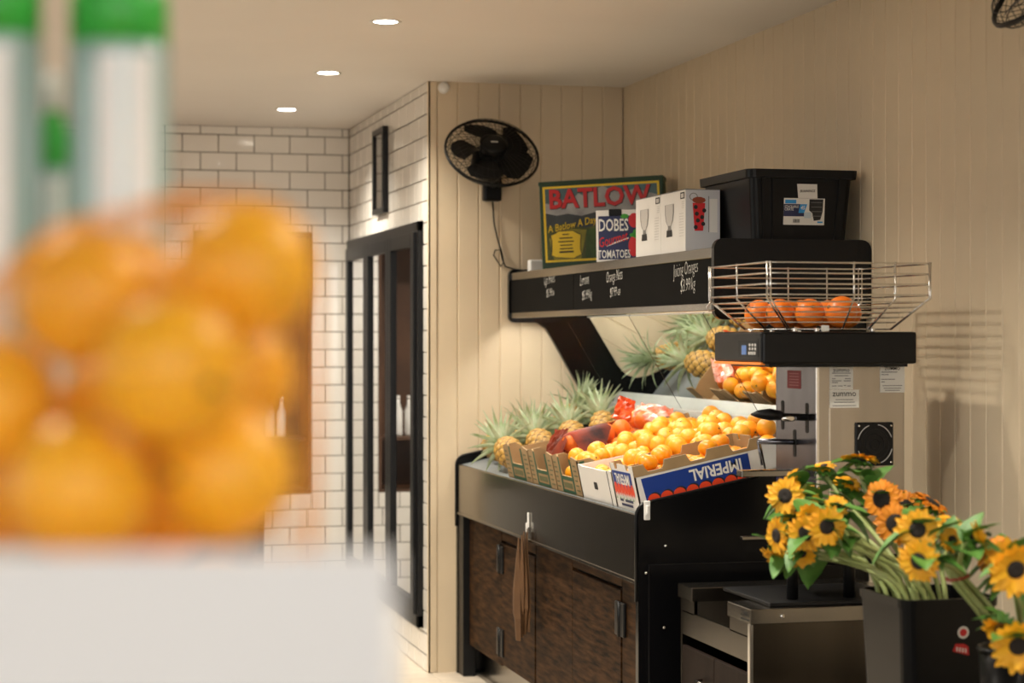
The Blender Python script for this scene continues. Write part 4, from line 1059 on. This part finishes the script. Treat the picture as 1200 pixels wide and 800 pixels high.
def sticker(x0, x1, y0, y1, mats, body=None, sz=.02, by=None, lines=(), w_=0):
    m = MB(); rect(m, FJ, gx(x0), gx(x1), gz(y1), gz(y0), .0004 + w_, 0)
    if body: text_geo(m, body, FJ, (gx(x0) + gx(x1)) / 2, gz(by), sz, 1, .0010 + w_, 1.0, 0, .006)
    for yq, a, b in lines: rect(m, FJ, gx(x0) + (gx(x1) - gx(x0)) * a, gx(x0) + (gx(x1) - gx(x0)) * b, gz(yq + .45), gz(yq - .45), .0009 + w_, 2)
    part('sticker', m, mats, jm)
SM = [PAPER, INK, GREYINK]
sticker(972, 999.5, 430, 456, SM, 'zummo', .018, 433.5, [(437, .1, .9), (440, .2, .8), (443.5, .1, .25), (443.5, .65, .9), (446, .1, .5), (446, .6, .9), (448, .1, .35)] + [(452, .1, .3), (452, .35, .55), (451.5, .6, .7), (452, .75, .9)])
sticker(972, 1006.5, 456.5, 477.5, SM, 'zummo', .026, 461, [(468, .2, .8), (471, .15, .85), (475, .1, .9)])
sticker(1031, 1060, 428.5, 460, SM, 'ZUMMO', .014, 432, [(436, .05, .7), (439, .05, .35), (444.5, .05, .6), (447.5, .05, .2), (452, .1, .9), (455, .15, .85), (457.5, .2, .8)])
mr = MB(); fq = Frame((jx0 - .0022, 0, 0), (0, -1, 0), (0, 0, 1)); rect(mr, fq, -ly(923.5), -ly(939.5), lz(932, 455), lz(932, 434), .0004, 0)
for k in range(5): rect(mr, fq, -ly(926), -ly(937), lz(932, 438 + k * 3.4), lz(932, 437.2 + k * 3.4), .0009, 1)
part('warning_sticker', mr, [mat('dark_red_sticker', (.22, .02, .03), .5), mat('pink_ink', (.45, .2, .2), .6)], jm)
# feeder head: its left face carries the controls
TY0 = 5.56
hx = lambda px: onY(px, 400, TY0).x
hz = lambda py: onY(980, py, TY0).z
tx0, tx1 = hx(893.5), hx(1074.5)
TY1 = onX(838.5, 400, tx0).y
part('feeder_head', MB().box(tx0, tx1, TY0, TY1, hz(426.5), hz(388.5), .008), BLACKP, jm)
part('control_box', MB().box(tx0 - .004, tx0 + .02, TY0 + .004, TY1 - .002, hz(424), hz(389.5), .003), BLACKP, jm)
part('orange_edge_strip', MB().box(tx0 - .005, tx0 + .01, TY0 + .004, TY1, hz(427.5), hz(424.5), .001), mat('orange_plastic', (.80, .22, .02), .3), jm)
part('under_plate', MB().box(tx0 + .03, tx1 - .02, TY0 + .02, TY1 - .06, hz(430), hz(426), .002), BLACKM, jm)
fc = Frame((tx0 - .0045, 0, 0), (0, -1, 0), (0, 0, 1)); m = MB()
cy = lambda px: -onX(px, 400, tx0).y
cz = lambda px, py: onX(px, py, tx0).z
rect(m, fc, cy(867), cy(890), cz(878, 418), cz(878, 399), .0004, 0); rect(m, fc, cy(871), cy(876.5), cz(874, 415.5), cz(874, 404.5), .0010, 1)
for k in range(3):
    for j in range(2): ell(m, fc, cy(880.5 + k * 3.2), cz(882, 404 + j * 4.5), .0080, .0046, .0010, 2, 10)
for k in range(4): rect(m, fc, cy(879 + k * 2.2), cy(880.6 + k * 2.2), cz(882, 415.5), cz(882, 412), .0010, 2)
part('control_panel', m, [INK, LCD, BANDY], jm)
# ------------------------------------------------------------------ wire basket on the head
kx0, kx1, ky0 = onY(900, 400, TY0 - .02).x, onY(1092, 400, TY0 - .02).x, TY0 - .02
ky1 = onX(830, 400, kx0).y
ZTOP, ZMID, ZBOT = hz(308), hz(354), hz(385.5)
bk = thing('wire_basket', 'chrome wire feed basket on top of the juicing machine', 'basket', ((kx0 + kx1) / 2, (ky0 + ky1) / 2, hz(388.5)))
cx_, cy_ = (kx0 + kx1) / 2, (ky0 + ky1) / 2
HA, HB = (kx1 - kx0) / 2, (ky1 - ky0) / 2
def ring(z, fa, fb): return [(cx_ + x, cy_ + y, z) for x, y in rrect(-HA * fa, HA * fa, -HB * fb, HB * fb, .03, 4)]
def slope(k): return 1 - .36 * k, 1 - .30 * k
for k in range(4): part('rail', MB().tube(ring(ZTOP + (ZMID - ZTOP) * k / 3.7, 1, 1), .0030, 6, closed=True), CHROME, bk)
for k in range(5): part('rail', MB().tube(ring(ZMID + .006 + (ZBOT - ZMID) * (k + .3) / 5.3, *slope((k + .3) / 5.3)), .0024, 6, closed=True), CHROME, bk)
fa, fb = slope(1)
for fx in (-.97, .04, .55, .97):
    for sy in (-1, 1): part('upright', MB().tube([(cx_ + fx * HA, cy_ + sy * HB, ZTOP + .004), (cx_ + fx * HA, cy_ + sy * HB, ZMID + .012), (cx_ + fx * HA * fa, cy_ + sy * HB * fb, ZBOT)], .0030, 6), CHROME, bk)
for fy in (-.97, 0, .97):
    for sx_ in (-1, 1): part('upright', MB().tube([(cx_ + sx_ * HA, cy_ + fy * HB, ZTOP + .004), (cx_ + sx_ * HA, cy_ + fy * HB, ZMID + .012), (cx_ + sx_ * HA * fa, cy_ + fy * HB * fb, ZBOT)], .0030, 6), CHROME, bk)
for k in range(9):
    yq = cy_ - HB * fb + 2 * HB * fb * k / 8
    part('floor_wire', MB().tube([(cx_ - HA * fa, yq, ZBOT), (cx_ + HA * fa, yq, ZBOT)], .0022, 6), CHROME, bk)
hkx = kx0 - .002
part('hook', MB().tube([(hkx + .004, ky1 - .02, ZMID + .012), (hkx - .002, ky1 - .02, ZMID + .002), (hkx - .012, ky1 - .02, ZMID - .008), (hkx - .004, ky1 - .02, ZMID - .02), (hkx + .016, ky1 - .02, ZMID - .018)], .003, 6), CHROME, bk)
for px in (940, 966, 1032):
    for yq in (cy_ - HB * fb, cy_ + HB * fb): part('foot_clip', MB().box(hx(px) - .006, hx(px) + .006, yq - .008, yq + .008, hz(388.7), ZBOT + .004, .002), CHROME, bk)
part('tag', MB().box(hx(970), hx(979), cy_ - HB * fb - .012, cy_ - HB * fb - .009, hz(388), hz(381), .001), PAPER, bk)
Rb = .046
bo = fruit_root('orange', ORANGE_DEEP, Rb, .97, 21, 'deep orange fruit lying in the chrome wire basket', 'orange', 'oranges in the wire basket')
bp, br = [], []
for i, (px, py, dy_) in enumerate(((887, 362, .40), (918, 363, .28), (932, 357, .42), (958, 359, .44), (946, 366, .20), (983, 369, .14), (908, 366, .34), (992, 366, .30))):
    p = onY(px, py, TY0 + dy_); r_ = Rb * (1.08 if i == 5 else 1); p.z = ZBOT + .0030 + r_; bp.append(p); br.append(r_)
bp = relax(bp, br, [1] * 8, lambda p, r_: Vector((min(max(p.x, cx_ - HA * fa + .034), cx_ + HA * fa - .034), min(max(p.y, cy_ - HB * fb + .034), cy_ + HB * fb - .034), ZBOT + .0030 + r_)))
for i, p in enumerate(bp):
    o = bo if i == 0 else dup(bo)
    o.location = p; o.rotation_euler = spin(rnd); o.scale = (br[i] / Rb,) * 3

# ================================================================== FLOWER BINS AND SUNFLOWERS
SX0, SY0_, SZ_ = 2.02, 3.3, .52
st = thing('flower_stand', 'low black slatted stand under the flower bins', 'stand', (2.4, 4.3, 0))
for k in range(8): part('slat', MB().box(SX0, XR - .02, 3.62 + k * .19, 3.62 + k * .19 + .17, .47, .50, .003), BLACKM, st)
for x in (SX0 + .03, XR - .06):
    for y in (3.66, 5.08): part('leg', MB().box(x - .025, x + .025, y - .025, y + .025, 0, .47, .003), BLACKM, st)
for x in (SX0 + .03, XR - .06): part('rail', MB().box(x - .02, x + .02, 3.64, 5.10, .43, .47, .002), BLACKM, st)
# square bin
nb = onX(1062, 697, 2.12); 
QY0 = 4.62
qx0 = onY(1059, 702, QY0).x; qx1 = onY(1174, 697, QY0).x; qz = onY(1110, 702, QY0).z
QY1 = onX(1003, 690, qx0).y
qb = thing('flower_bin', 'tall black square plastic bin holding the bunches of sunflowers', 'bin', ((qx0 + qx1) / 2, (QY0 + QY1) / 2, .50))
qh, qw, qd = qz - .50, (qx1 - qx0) / 2, (QY1 - QY0) / 2
vv, ff, N = tapered(qw * .84, qd * .84, qw * .97, qd * .97, 0, qh - .01, .03); vi, fi, _ = tapered(qw * .84 - .004, qd * .84 - .004, qw * .97 - .004, qd * .97 - .004, .005, qh - .01, .028)
part('body', MB().add(vv, ff + [tuple(range(N - 1, -1, -1))]).add(vi, [f[::-1] for f in fi] + [tuple(range(N))]), BLACKP, qb, True)
a0, f0, N = tapered(qw, qd, qw * 1.01, qd * 1.01, qh - .022, qh, .034); i0, g0, _ = tapered(qw * .97 - .004, qd * .97 - .004, qw * .97 - .004, qd * .97 - .004, qh - .022, qh, .028)
q4 = [(i, (i + 1) % N, N + (i + 1) % N, N + i) for i in range(N)]
part('rim', MB().add(a0, f0).add(i0, [f[::-1] for f in g0]).add(a0[N:] + i0[N:], q4).add(a0[:N] + i0[:N], q4), BLACKP, qb, True)
ln_ = math.atan2(qd * .13, qh)
fb = Frame((0, -qd * .84 - .002, 0), (1, 0, 0), (0, -math.sin(ln_), math.cos(ln_)))
def bin_uv(px, py): p = onY(px, py, QY0); return p.x - qb.location.x, p.z - .50
m = MB(); u, v_ = bin_uv(1130, 741); ell(m, fb, u, v_, .016, .016, .001, 0); ell(m, fb, u, v_, .010, .010, .0015, 1)
u, v_ = bin_uv(1128, 761); m.poly([fb(u - .024, v_ - .004, .001), fb(u + .022, v_ - .016, .001), fb(u + .020, v_ + .006, .001), fb(u + .008, v_ + .014, .001), fb(u - .016, v_ + .015, .001)], 1)
for q in range(4): m.poly([fb(u - .014 + q * .008, v_ - .004 - q * .0015, .0016), fb(u - .010 + q * .008, v_ - .005 - q * .0015, .0016), fb(u - .010 + q * .008, v_ + .006 - q * .0015, .0016), fb(u - .014 + q * .008, v_ + .007 - q * .0015, .0016)], 0)
part('stickers', m, [PAPER, RED], qb, True)
# round bucket
RB = onY(1185, 775, 4.22); rr_ = .085
rb = thing('flower_bucket', 'round black bucket holding a bunch of sunflowers in front of the square bin', 'bucket', (onY(1190, 775, 4.25).x, 4.25, .50))
bz = onY(1160, 768, 4.17).z - .50
part('body', MB().lathe([(rr_ * .8, 0), (rr_, bz), (rr_ - .004, bz), (rr_ * .8 - .004, .006), (0, .006)], 28), BLACKP, rb, True)
part('rim', MB().tube([(rr_ * math.cos(a), rr_ * math.sin(a), bz) for a in [2 * math.pi * k / 28 for k in range(28)]], .005, 6, closed=True), BLACKP, rb, True)

def petal_ring(n, ln, w, cup, seed, inner, rows_=2):
    rn = random.Random(seed); m = MB()
    for row in range(rows_):
        for k in range(n):
            a = 2 * math.pi * (k + .5 * row) / n + rn.uniform(-.08, .08); L = ln * rn.uniform(.85, 1.12) * (1 - .12 * row); el = cup + .22 * row + rn.uniform(-.18, .18)
            ca, sa = math.cos(a), math.sin(a); vv = []
            for i, (s_, ww) in enumerate(((0, .45), (.3, .95), (.65, .9), (.9, .45), (1, .04))):
                r = inner * .85 + L * s_ * math.cos(el); z = L * s_ * math.sin(el) - .012 * s_ * s_ + .002 * row
                for e in (-1, 0, 1): vv.append((r * ca - e * ww * w * sa, r * sa + e * ww * w * ca, z + (.003 if e else 0)))
            m.add(vv, [(i * 3 + j, i * 3 + j + 1, i * 3 + j + 4, i * 3 + j + 3) for i in range(4) for j in range(2)], 0, True)
    return m
HEADS = {}
for nm, n, ln, w, cup, inner, pm in (('open', 16, .036, .0085, .22, .021, PETAL), ('amber', 18, .034, .0085, .10, .026, PETALO), ('half', 13, .036, .0095, .85, .014, PETAL), ('big', 18, .046, .011, .30, .022, PETAL), ('small', 12, .026, .007, .35, .011, PETAL)):
    HEADS[nm] = dict(petals=petal_ring(n, ln, w, cup, len(nm) * 7 + n, inner).mesh('petals', pm),
                     disc=MB().lathe([(inner, -.006), (inner * 1.02, .002), (inner * .8, .008), (inner * .4, .009), (0, .006)], 18).mesh('disc', DISC),
                     sepals=petal_ring(11, inner + .016, .0075, -.15, 3, inner * .3, 1).add([(0, 0, -.02)], []).mesh('sepals', LEAFG))
def leaf_mesh(L, W, seed):
    rn = random.Random(seed); vv, ff = [], []
    for i in range(8):
        s_ = i / 7; ww = W * (math.sin(math.pi * min(1, s_ * .9 + .08)) ** .8) * (1 - s_ * .35) if i < 7 else .001
        for j in range(5):
            e = -1 + j / 2; vv.append((s_ * L, e * ww, -.35 * L * s_ * s_ + abs(e) * ww * .35 + rn.uniform(-.002, .002)))
    for i in range(7):
        for j in range(4): ff.append((i * 5 + j, i * 5 + j + 1, i * 5 + j + 6, i * 5 + j + 5))
    return MB().add(vv, ff, 0, True).mesh('leaf', LEAFG)
LEAVES = [leaf_mesh(.105, .042, 1), leaf_mesh(.09, .038, 2), leaf_mesh(.13, .052, 3)]
def catmull(P, n):
    P = [P[0] * 2 - P[1]] + P + [P[-1] * 2 - P[-2]]; out = []
    for i in range(1, len(P) - 2):
        for k in range(n):
            t_ = k / n; a, b, c_, d_ = P[i - 1], P[i], P[i + 1], P[i + 2]
            out.append(((b * 2) + (c_ - a) * t_ + (a * 2 - b * 5 + c_ * 4 - d_) * t_ * t_ + (b * 3 - a - c_ * 3 + d_) * t_ ** 3) * .5)
    return out + [P[-2]]
FOLI, BACKLOG = {}, []                       # where stems, heads and leaves already are; leaves still to grow
def foli_add(p, r_, who): FOLI.setdefault(tuple(int(math.floor(c / .03)) for c in p), []).append((p.copy(), r_, who))
def foli_hits(p, r_, who):
    a, b, c_ = (int(math.floor(c / .03)) for c in p); n = 0
    for i in (a - 1, a, a + 1):
        for j in (b - 1, b, b + 1):
            for k in (c_ - 1, c_, c_ + 1):
                for q, s_, w_ in FOLI.get((i, j, k), ()):
                    if w_ != who and (q - p).length < r_ + s_: n += 1
    return n
def sunflower(head, face, via, kind, label, group, leaves=3):
    """via: the points the stem passes, its foot first"""
    head, face = Vector(head), Vector(face).normalized(); via = [Vector(p) for p in via]; base_ = via[0]
    t = thing('sunflower', label, 'sunflower', base_, group=group)
    back = head - face * .010; last = via[-1]
    neck = last.lerp(head, .80) * .55 + (back - face * .05) * .45
    pts = catmull(via + [neck, back], 8); n = len(pts)
    part('stem', MB().tube(pts, [.0078 - .0032 * i / n for i in range(n)], 7), STEMG, t)
    q = face.to_track_quat('Z', 'Y').to_euler(); who = t.name
    for nm in ('disc', 'petals', 'sepals'):
        me_ = HEADS[kind][nm]; o = link(nm, me_, t); o.location = head - base_ - (face * .006 if nm == 'sepals' else Vector()); o.rotation_euler = q
        M_ = q.to_matrix()
        for v in list(me_.vertices)[::3]: foli_add(base_ + o.location + M_ @ v.co, .004, who)
    for a, b in zip(pts[:-1], pts[1:]):
        for k in range(2): foli_add(a.lerp(b, k / 2), .007, who)
    BACKLOG.append((t, pts, leaves))
    return t
def grow_leaves(rn):
    """each leaf takes, of many tries, the place where it meets the least of its neighbours"""
    for t, pts, leaves in BACKLOG:
        who = t.name; n = len(pts)
        for k in range(leaves):
            best = None
            for tr in range(70):
                i = rn.choice(range(n - 11, n - 2)); me_ = rn.choice(LEAVES); sc_ = rn.uniform(.6, 1.0)
                ax = Vector((rn.uniform(-1, 1), rn.uniform(-1, .6), rn.uniform(-.45, .8))).normalized()
                e = (ax.to_track_quat('X', 'Z')).to_euler(); M_ = e.to_matrix() * sc_
                P_ = [pts[i] + M_ @ v.co for v in me_.vertices]
                h_ = sum(foli_hits(p, .005, who) for p in P_[::2])
                if max(p.x for p in P_) > XR - .01: h_ += 50
                if best is None or h_ < best[0]: best = (h_, pts[i], me_, sc_, e, P_)
                if h_ == 0: break
            h_, p0, me_, sc_, e, P_ = best
            o = link('leaf', me_, t); o.location = p0 - Vector(t.location); o.rotation_euler = e; o.scale = (sc_,) * 3
            for p in P_: foli_add(p, .004, who)
            for i in range(7):
                for j in range(5): foli_add((P_[i * 5 + j] + P_[i * 5 + 5 + j]) / 2, .004, who)
rf = random.Random(11)
camdir = Vector((-S, -C, 0))
rightv, upv = Vector((C, -S, 0)), Vector((0, 0, 1))
def facing(r, u, c_): return rightv * r + upv * u + camdir * c_
# bunch 1: leaning to the left out of the square bin
# head pixel and distance, facing, kind, place in the bin
B1 = [
    (925.6, 569.3, 5.397, (-0.9, 0.35, 0.15), 'open', 9),
    (920.4, 580.6, 5.223, (-0.35, 0.1, 0.9), 'open', 11),
    (947.6, 584.2, 5.295, (-0.2, 0.55, 0.6), 'small', 15),
    (944.7, 624.1, 4.989, (-0.45, -0.2, 0.8), 'open', 8),
    (968.6, 616.3, 4.901, (0.15, -0.05, 1), 'open', 12),
    (911.6, 627.4, 5.14, (-0.85, -0.1, 0.4), 'open', 6),
    (912.6, 653.8, 5.244, (-0.4, -0.75, 0.3), 'open', 1),
    (1006.4, 538.3, 5.330, (0.1, 0.95, -0.2), 'open', 14),
    (930.4, 610.8, 5.441, (-0.6, 0.1, 0.6), 'half', 2),
    (950.6, 607.3, 5.074, (-0.1, 0.3, 0.8), 'half', 5),
    (939.4, 647.0, 5.056, (-0.1, -0.5, 0.8), 'half', 0),
    (966.1, 547.3, 5.406, (-0.2, 0.8, 0.2), 'small', 4),
    (948.0, 578.7, 5.468, (-0.4, 0.5, 0.3), 'small', 3),
    (986.7, 565.2, 5.493, (0.0, 0.6, 0.3), 'small', 13),
    (995.9, 567.2, 5.355, (0.2, 0.5, 0.3), 'small', 10),
    (980.1, 593.3, 5.031, (0.0, 0.3, 0.6), 'small', 7),
]
yslot = lambda b: QY0 + .055 + (QY1 - QY0 - .11) * b / 3
for px, py, D, fv, kd, sl in B1:
    a, b = sl // 4, sl % 4
    sunflower(atD(px, py, D), facing(*fv), [(qx0 + .060 + .030 * a, yslot(b) + .008 * (a % 2), .53), (qx0 + .030 + .026 * a + .006 * (b % 2), yslot(b) + .01 * (a % 2), qz + .005)], kd,
              'yellow sunflower in the leafy bunch leaning over the steel cabinet' if kd != 'small' else 'half-open sunflower bud among the leaves of the bunch leaning over the cabinet', 'sunflowers of the leaning bunch', leaves=6)
# amber flowers behind the rim of the bin
B2 = [
    (1033.6, 584.4, 5.231, (-0.5, 0.1, 0.8), 'amber', 3),
    (1049.1, 613.3, 5.076, (-0.1, 0.1, 1), 'amber', 0),
    (1060.0, 595.4, 5.466, (0.0, 0.25, 1), 'amber', 1),
    (1091.5, 589.5, 5.365, (0.5, 0.75, 0.2), 'amber', 2),
]
for px, py, D, fv, kd, i in B2:
    yq = QY0 + .10 + .042 * ((i * 2 + 1) % 4)
    sunflower(atD(px, py, D), facing(*fv), [(qx0 + .165 + .020 * i, yq, .53), (qx0 + .145 + .022 * i, yq + .01, qz)], kd, 'amber sunflower with a dark centre behind the rim of the square bin', 'amber sunflowers', leaves=5)
# bunch tied with a rubber band, in the round bucket
B3 = [
    (1075.2, 620.4, 4.643, (-0.2, 0.05, 1), 'open', 4),
    (1090.5, 618.5, 4.794, (0.1, 0.4, 0.8), 'small', 3),
    (1077.2, 656.8, 4.503, (-0.55, -0.15, 0.8), 'open', 5),
    (1115.5, 632.4, 4.658, (0.05, 0.35, 0.9), 'small', 6),
    (1130.4, 622.6, 4.7, (0.1, 0.6, 0.6), 'small', 1),
    (1142.2, 630.6, 4.539, (0.75, 0.45, 0.3), 'half', 0),
    (1112.6, 612.2, 4.836, (0.2, 0.8, 0.3), 'small', 2),
]
tie = atD(1122, 676, 4.62)
rx, ry, rz_ = rb.location.x, rb.location.y, .50 + bz
for px, py, D, fv, kd, i in B3:
    off = Vector() if i == 6 else Vector((math.cos(i * math.pi / 3), math.sin(i * math.pi / 3), 0)) * .0170
    sunflower(atD(px, py, D), facing(*fv), [Vector((rx - .022, ry, .53)) + off, Vector((rx - .031, ry, rz_)) + off * 1.1, tie + off], kd, 'small yellow sunflower in the bunch tied with a red rubber band', 'sunflowers tied with a red band', leaves=5)
solo('rubber_band', MB().tube([tie + Vector((math.cos(a) * .0255, math.sin(a) * .0255, .006 * math.cos(a))) for a in [2 * math.pi * k / 20 for k in range(20)]], .003, 6, closed=True), RUBBER, 'red rubber band tied around the stems of a sunflower bunch', 'rubber band')
# large flowers in the round bucket
B4 = [
    (1169.0, 652.4, 4.698, (-0.5, 0.25, 0.7), 'amber', 5),
    (1184.6, 659.6, 4.568, (-0.1, 0.1, 1), 'big', 3),
    (1189.9, 666.6, 4.31, (0.1, -0.2, 1), 'big', 4),
    (1172.6, 736.6, 4.463, (-0.5, -0.4, 0.6), 'half', 2),
    (1193.1, 756.3, 4.314, (-0.1, -0.2, 1), 'big', 0),
    (1229.7, 711.3, 4.536, (0.2, 0.2, 0.9), 'big', 1),
]
for px, py, D, fv, kd, i in B4:
    a, b = i % 2, i // 2
    sunflower(atD(px, py, D), facing(*fv), [(rx + .020 + .020 * a, ry - .022 + .022 * b, .53), (rx + .030 + .022 * a, ry - .026 + .026 * b, rz_)], kd,
              'large yellow sunflower rising from the round black bucket by the wall' if kd == 'big' else 'sunflower at the side of the bunch in the round black bucket', 'sunflowers in the round bucket', leaves=5)
grow_leaves(rf)

# ================================================================== FOREGROUND STAND WITH ORANGES AND BOTTLES
FD = .95
fz1 = atD(430, 648, FD).z
rotz = -A * .8
Mf = Matrix.Rotation(rotz, 4, 'Z')
o_ = atD(463, 640, FD)
sd = thing('display_stand', 'white display stand with a raised front panel holding oranges and bottles', 'stand', (o_.x, o_.y, 0), (0, 0, rotz))
part('front_panel', MB().box(-.42, 0, 0, .018, 0, fz1, .004), WHITEPAINT, sd, True)
part('top_board', MB().box(-.42, -.004, .018, .72, 1.35, 1.37, .002), WHITEPAINT, sd, True)
part('side_panel', MB().box(-.018, 0, .018, .72, 0, 1.35, .002), WHITEPAINT, sd, True)
part('side_panel', MB().box(-.42, -.402, .018, .72, 0, 1.35, .002), WHITEPAINT, sd, True)
ZS = 1.37
RF = .0425
fo = fruit_root('orange', mat('orange_peel_fore', (.92, .47, .010), .4, vary=1, col2=(.90, .40, .008), scale=6, bump=.25, bscale=200, sss=.08), RF, .98, 31, 'large orange in the net bag on the white stand', 'orange', 'oranges in the net bag on the white stand')
FO = [(285, 322, 1.19), (203, 440, 1.14), (92, 552, 1.16), (252, 548, 1.19), (78, 375, 1.20), (22, 462, 1.19), (150, 480, 1.265), (165, 385, 1.30), (235, 430, 1.305), (10, 560, 1.27), (170, 575, 1.30)]
zlow = ZS + RF + .004
fp = [atD(*q) for q in FO]
for px, D in ((-88, 1.13), (90, 1.13), (262, 1.14), (2, 1.215), (176, 1.22), (85, 1.305), (248, 1.31)):
    q = atD(px, 600, D); q.z = zlow; fp.append(q)
nrm_ = Vector((-math.sin(rotz), math.cos(rotz), 0)); rt_ = Vector((math.cos(rotz), math.sin(rotz), 0)); st_o = Vector((o_.x, o_.y, 0))
def keep(p, r_):
    p = p.copy(); p.z = max(p.z, zlow)
    f_ = (p - st_o).dot(nrm_); p += nrm_ * max(0, .026 + r_ - f_)            # behind the front panel
    g_ = (p - st_o).dot(rt_); p -= rt_ * max(0, g_ + r_ + .02)               # short of the stand's side
    return p
cs = relax(fp, [RF] * len(fp), [.04] * 6 + [1] * (len(fp) - 6), keep, 500)
for i, p in enumerate(cs):
    o = fo if i == 0 else dup(fo)
    o.location = p; o.rotation_euler = spin(rnd)
# net: wire lattice around the heap
cc = sum(cs, Vector()) / len(cs)
nb_ = thing('orange_net_bag', 'loose orange mesh net around the oranges on the white stand', 'net bag', (cc.x, cc.y, ZS))
SUP = []
for k in range(240):
    z_ = 1 - 2 * (k + .5) / 240; a = k * 2.39996; q = math.sqrt(1 - z_ * z_); n_ = Vector((q * math.cos(a), q * math.sin(a), z_)); SUP.append((n_, max((p - cc).dot(n_) + RF for p in cs)))
NU, NV = 52, 36; vv, ff = [], []
for j in range(NV + 1):
    for i in range(NU):
        th = math.pi * (.03 + .94 * j / NV); ph = 2 * math.pi * i / NU
        d_ = Vector((math.sin(th) * math.cos(ph), math.sin(th) * math.sin(ph), math.cos(th)))
        hsup = min(hn / n_.dot(d_) for n_, hn in SUP if n_.dot(d_) > .12) + .004
        vv.append(cc - nb_.location + d_ * hsup)
for q in vv: q.z = max(q.z, .002)
for j in range(NV):
    for i in range(NU): ff.append((j * NU + i, j * NU + (i + 1) % NU, (j + 1) * NU + (i + 1) % NU, (j + 1) * NU + i))
o = part('net', MB().add(vv, ff), NET, nb_, True)
md = o.modifiers.new('strands', 'WIREFRAME'); md.thickness = .0012; md.use_even_offset = False
# bottles
BOT = mat('pale_green_bottle_glass', (.36, .50, .47), .06, coat=.5, spec=.8)
def bottle(px, D, w_px, zg, ztop, label, strips=(), strip0=.35):
    p = atD(px, 400, D); r = w_px * D / F / 2
    t = thing('glass_bottle', label, 'bottle', (p.x, p.y, ZS))
    hg, ht_ = zg - ZS, ztop - ZS
    part('body', MB().lathe([(r * .92, 0), (r, .006), (r, hg * .97), (r * .97, hg)], 32), BOT, t, True)
    part('green_sleeve', MB().lathe([(r * .99, hg * .985), (r * .98, hg + (ht_ - hg) * .4), (r * .55, hg + (ht_ - hg) * .75), (r * .42, hg + (ht_ - hg) * .9), (r * .42, ht_)], 32), GREENCAP, t, True)
    for a0, a1 in strips:  # white strips put on the body as painted highlights of the glass
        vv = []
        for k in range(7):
            a = math.radians(a0 + (a1 - a0) * k / 6); x, y = (r + .0006) * math.cos(a), (r + .0006) * math.sin(a); vv += [(x, y, hg * strip0), (x, y, hg * .965)]
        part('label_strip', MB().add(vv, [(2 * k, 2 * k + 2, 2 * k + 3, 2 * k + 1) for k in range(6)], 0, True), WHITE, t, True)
    part('cap', MB().lathe([(r * .48, ht_ - .008), (r * .48, ht_ + .022), (0, ht_ + .022)], 20), WHITE, t, True)
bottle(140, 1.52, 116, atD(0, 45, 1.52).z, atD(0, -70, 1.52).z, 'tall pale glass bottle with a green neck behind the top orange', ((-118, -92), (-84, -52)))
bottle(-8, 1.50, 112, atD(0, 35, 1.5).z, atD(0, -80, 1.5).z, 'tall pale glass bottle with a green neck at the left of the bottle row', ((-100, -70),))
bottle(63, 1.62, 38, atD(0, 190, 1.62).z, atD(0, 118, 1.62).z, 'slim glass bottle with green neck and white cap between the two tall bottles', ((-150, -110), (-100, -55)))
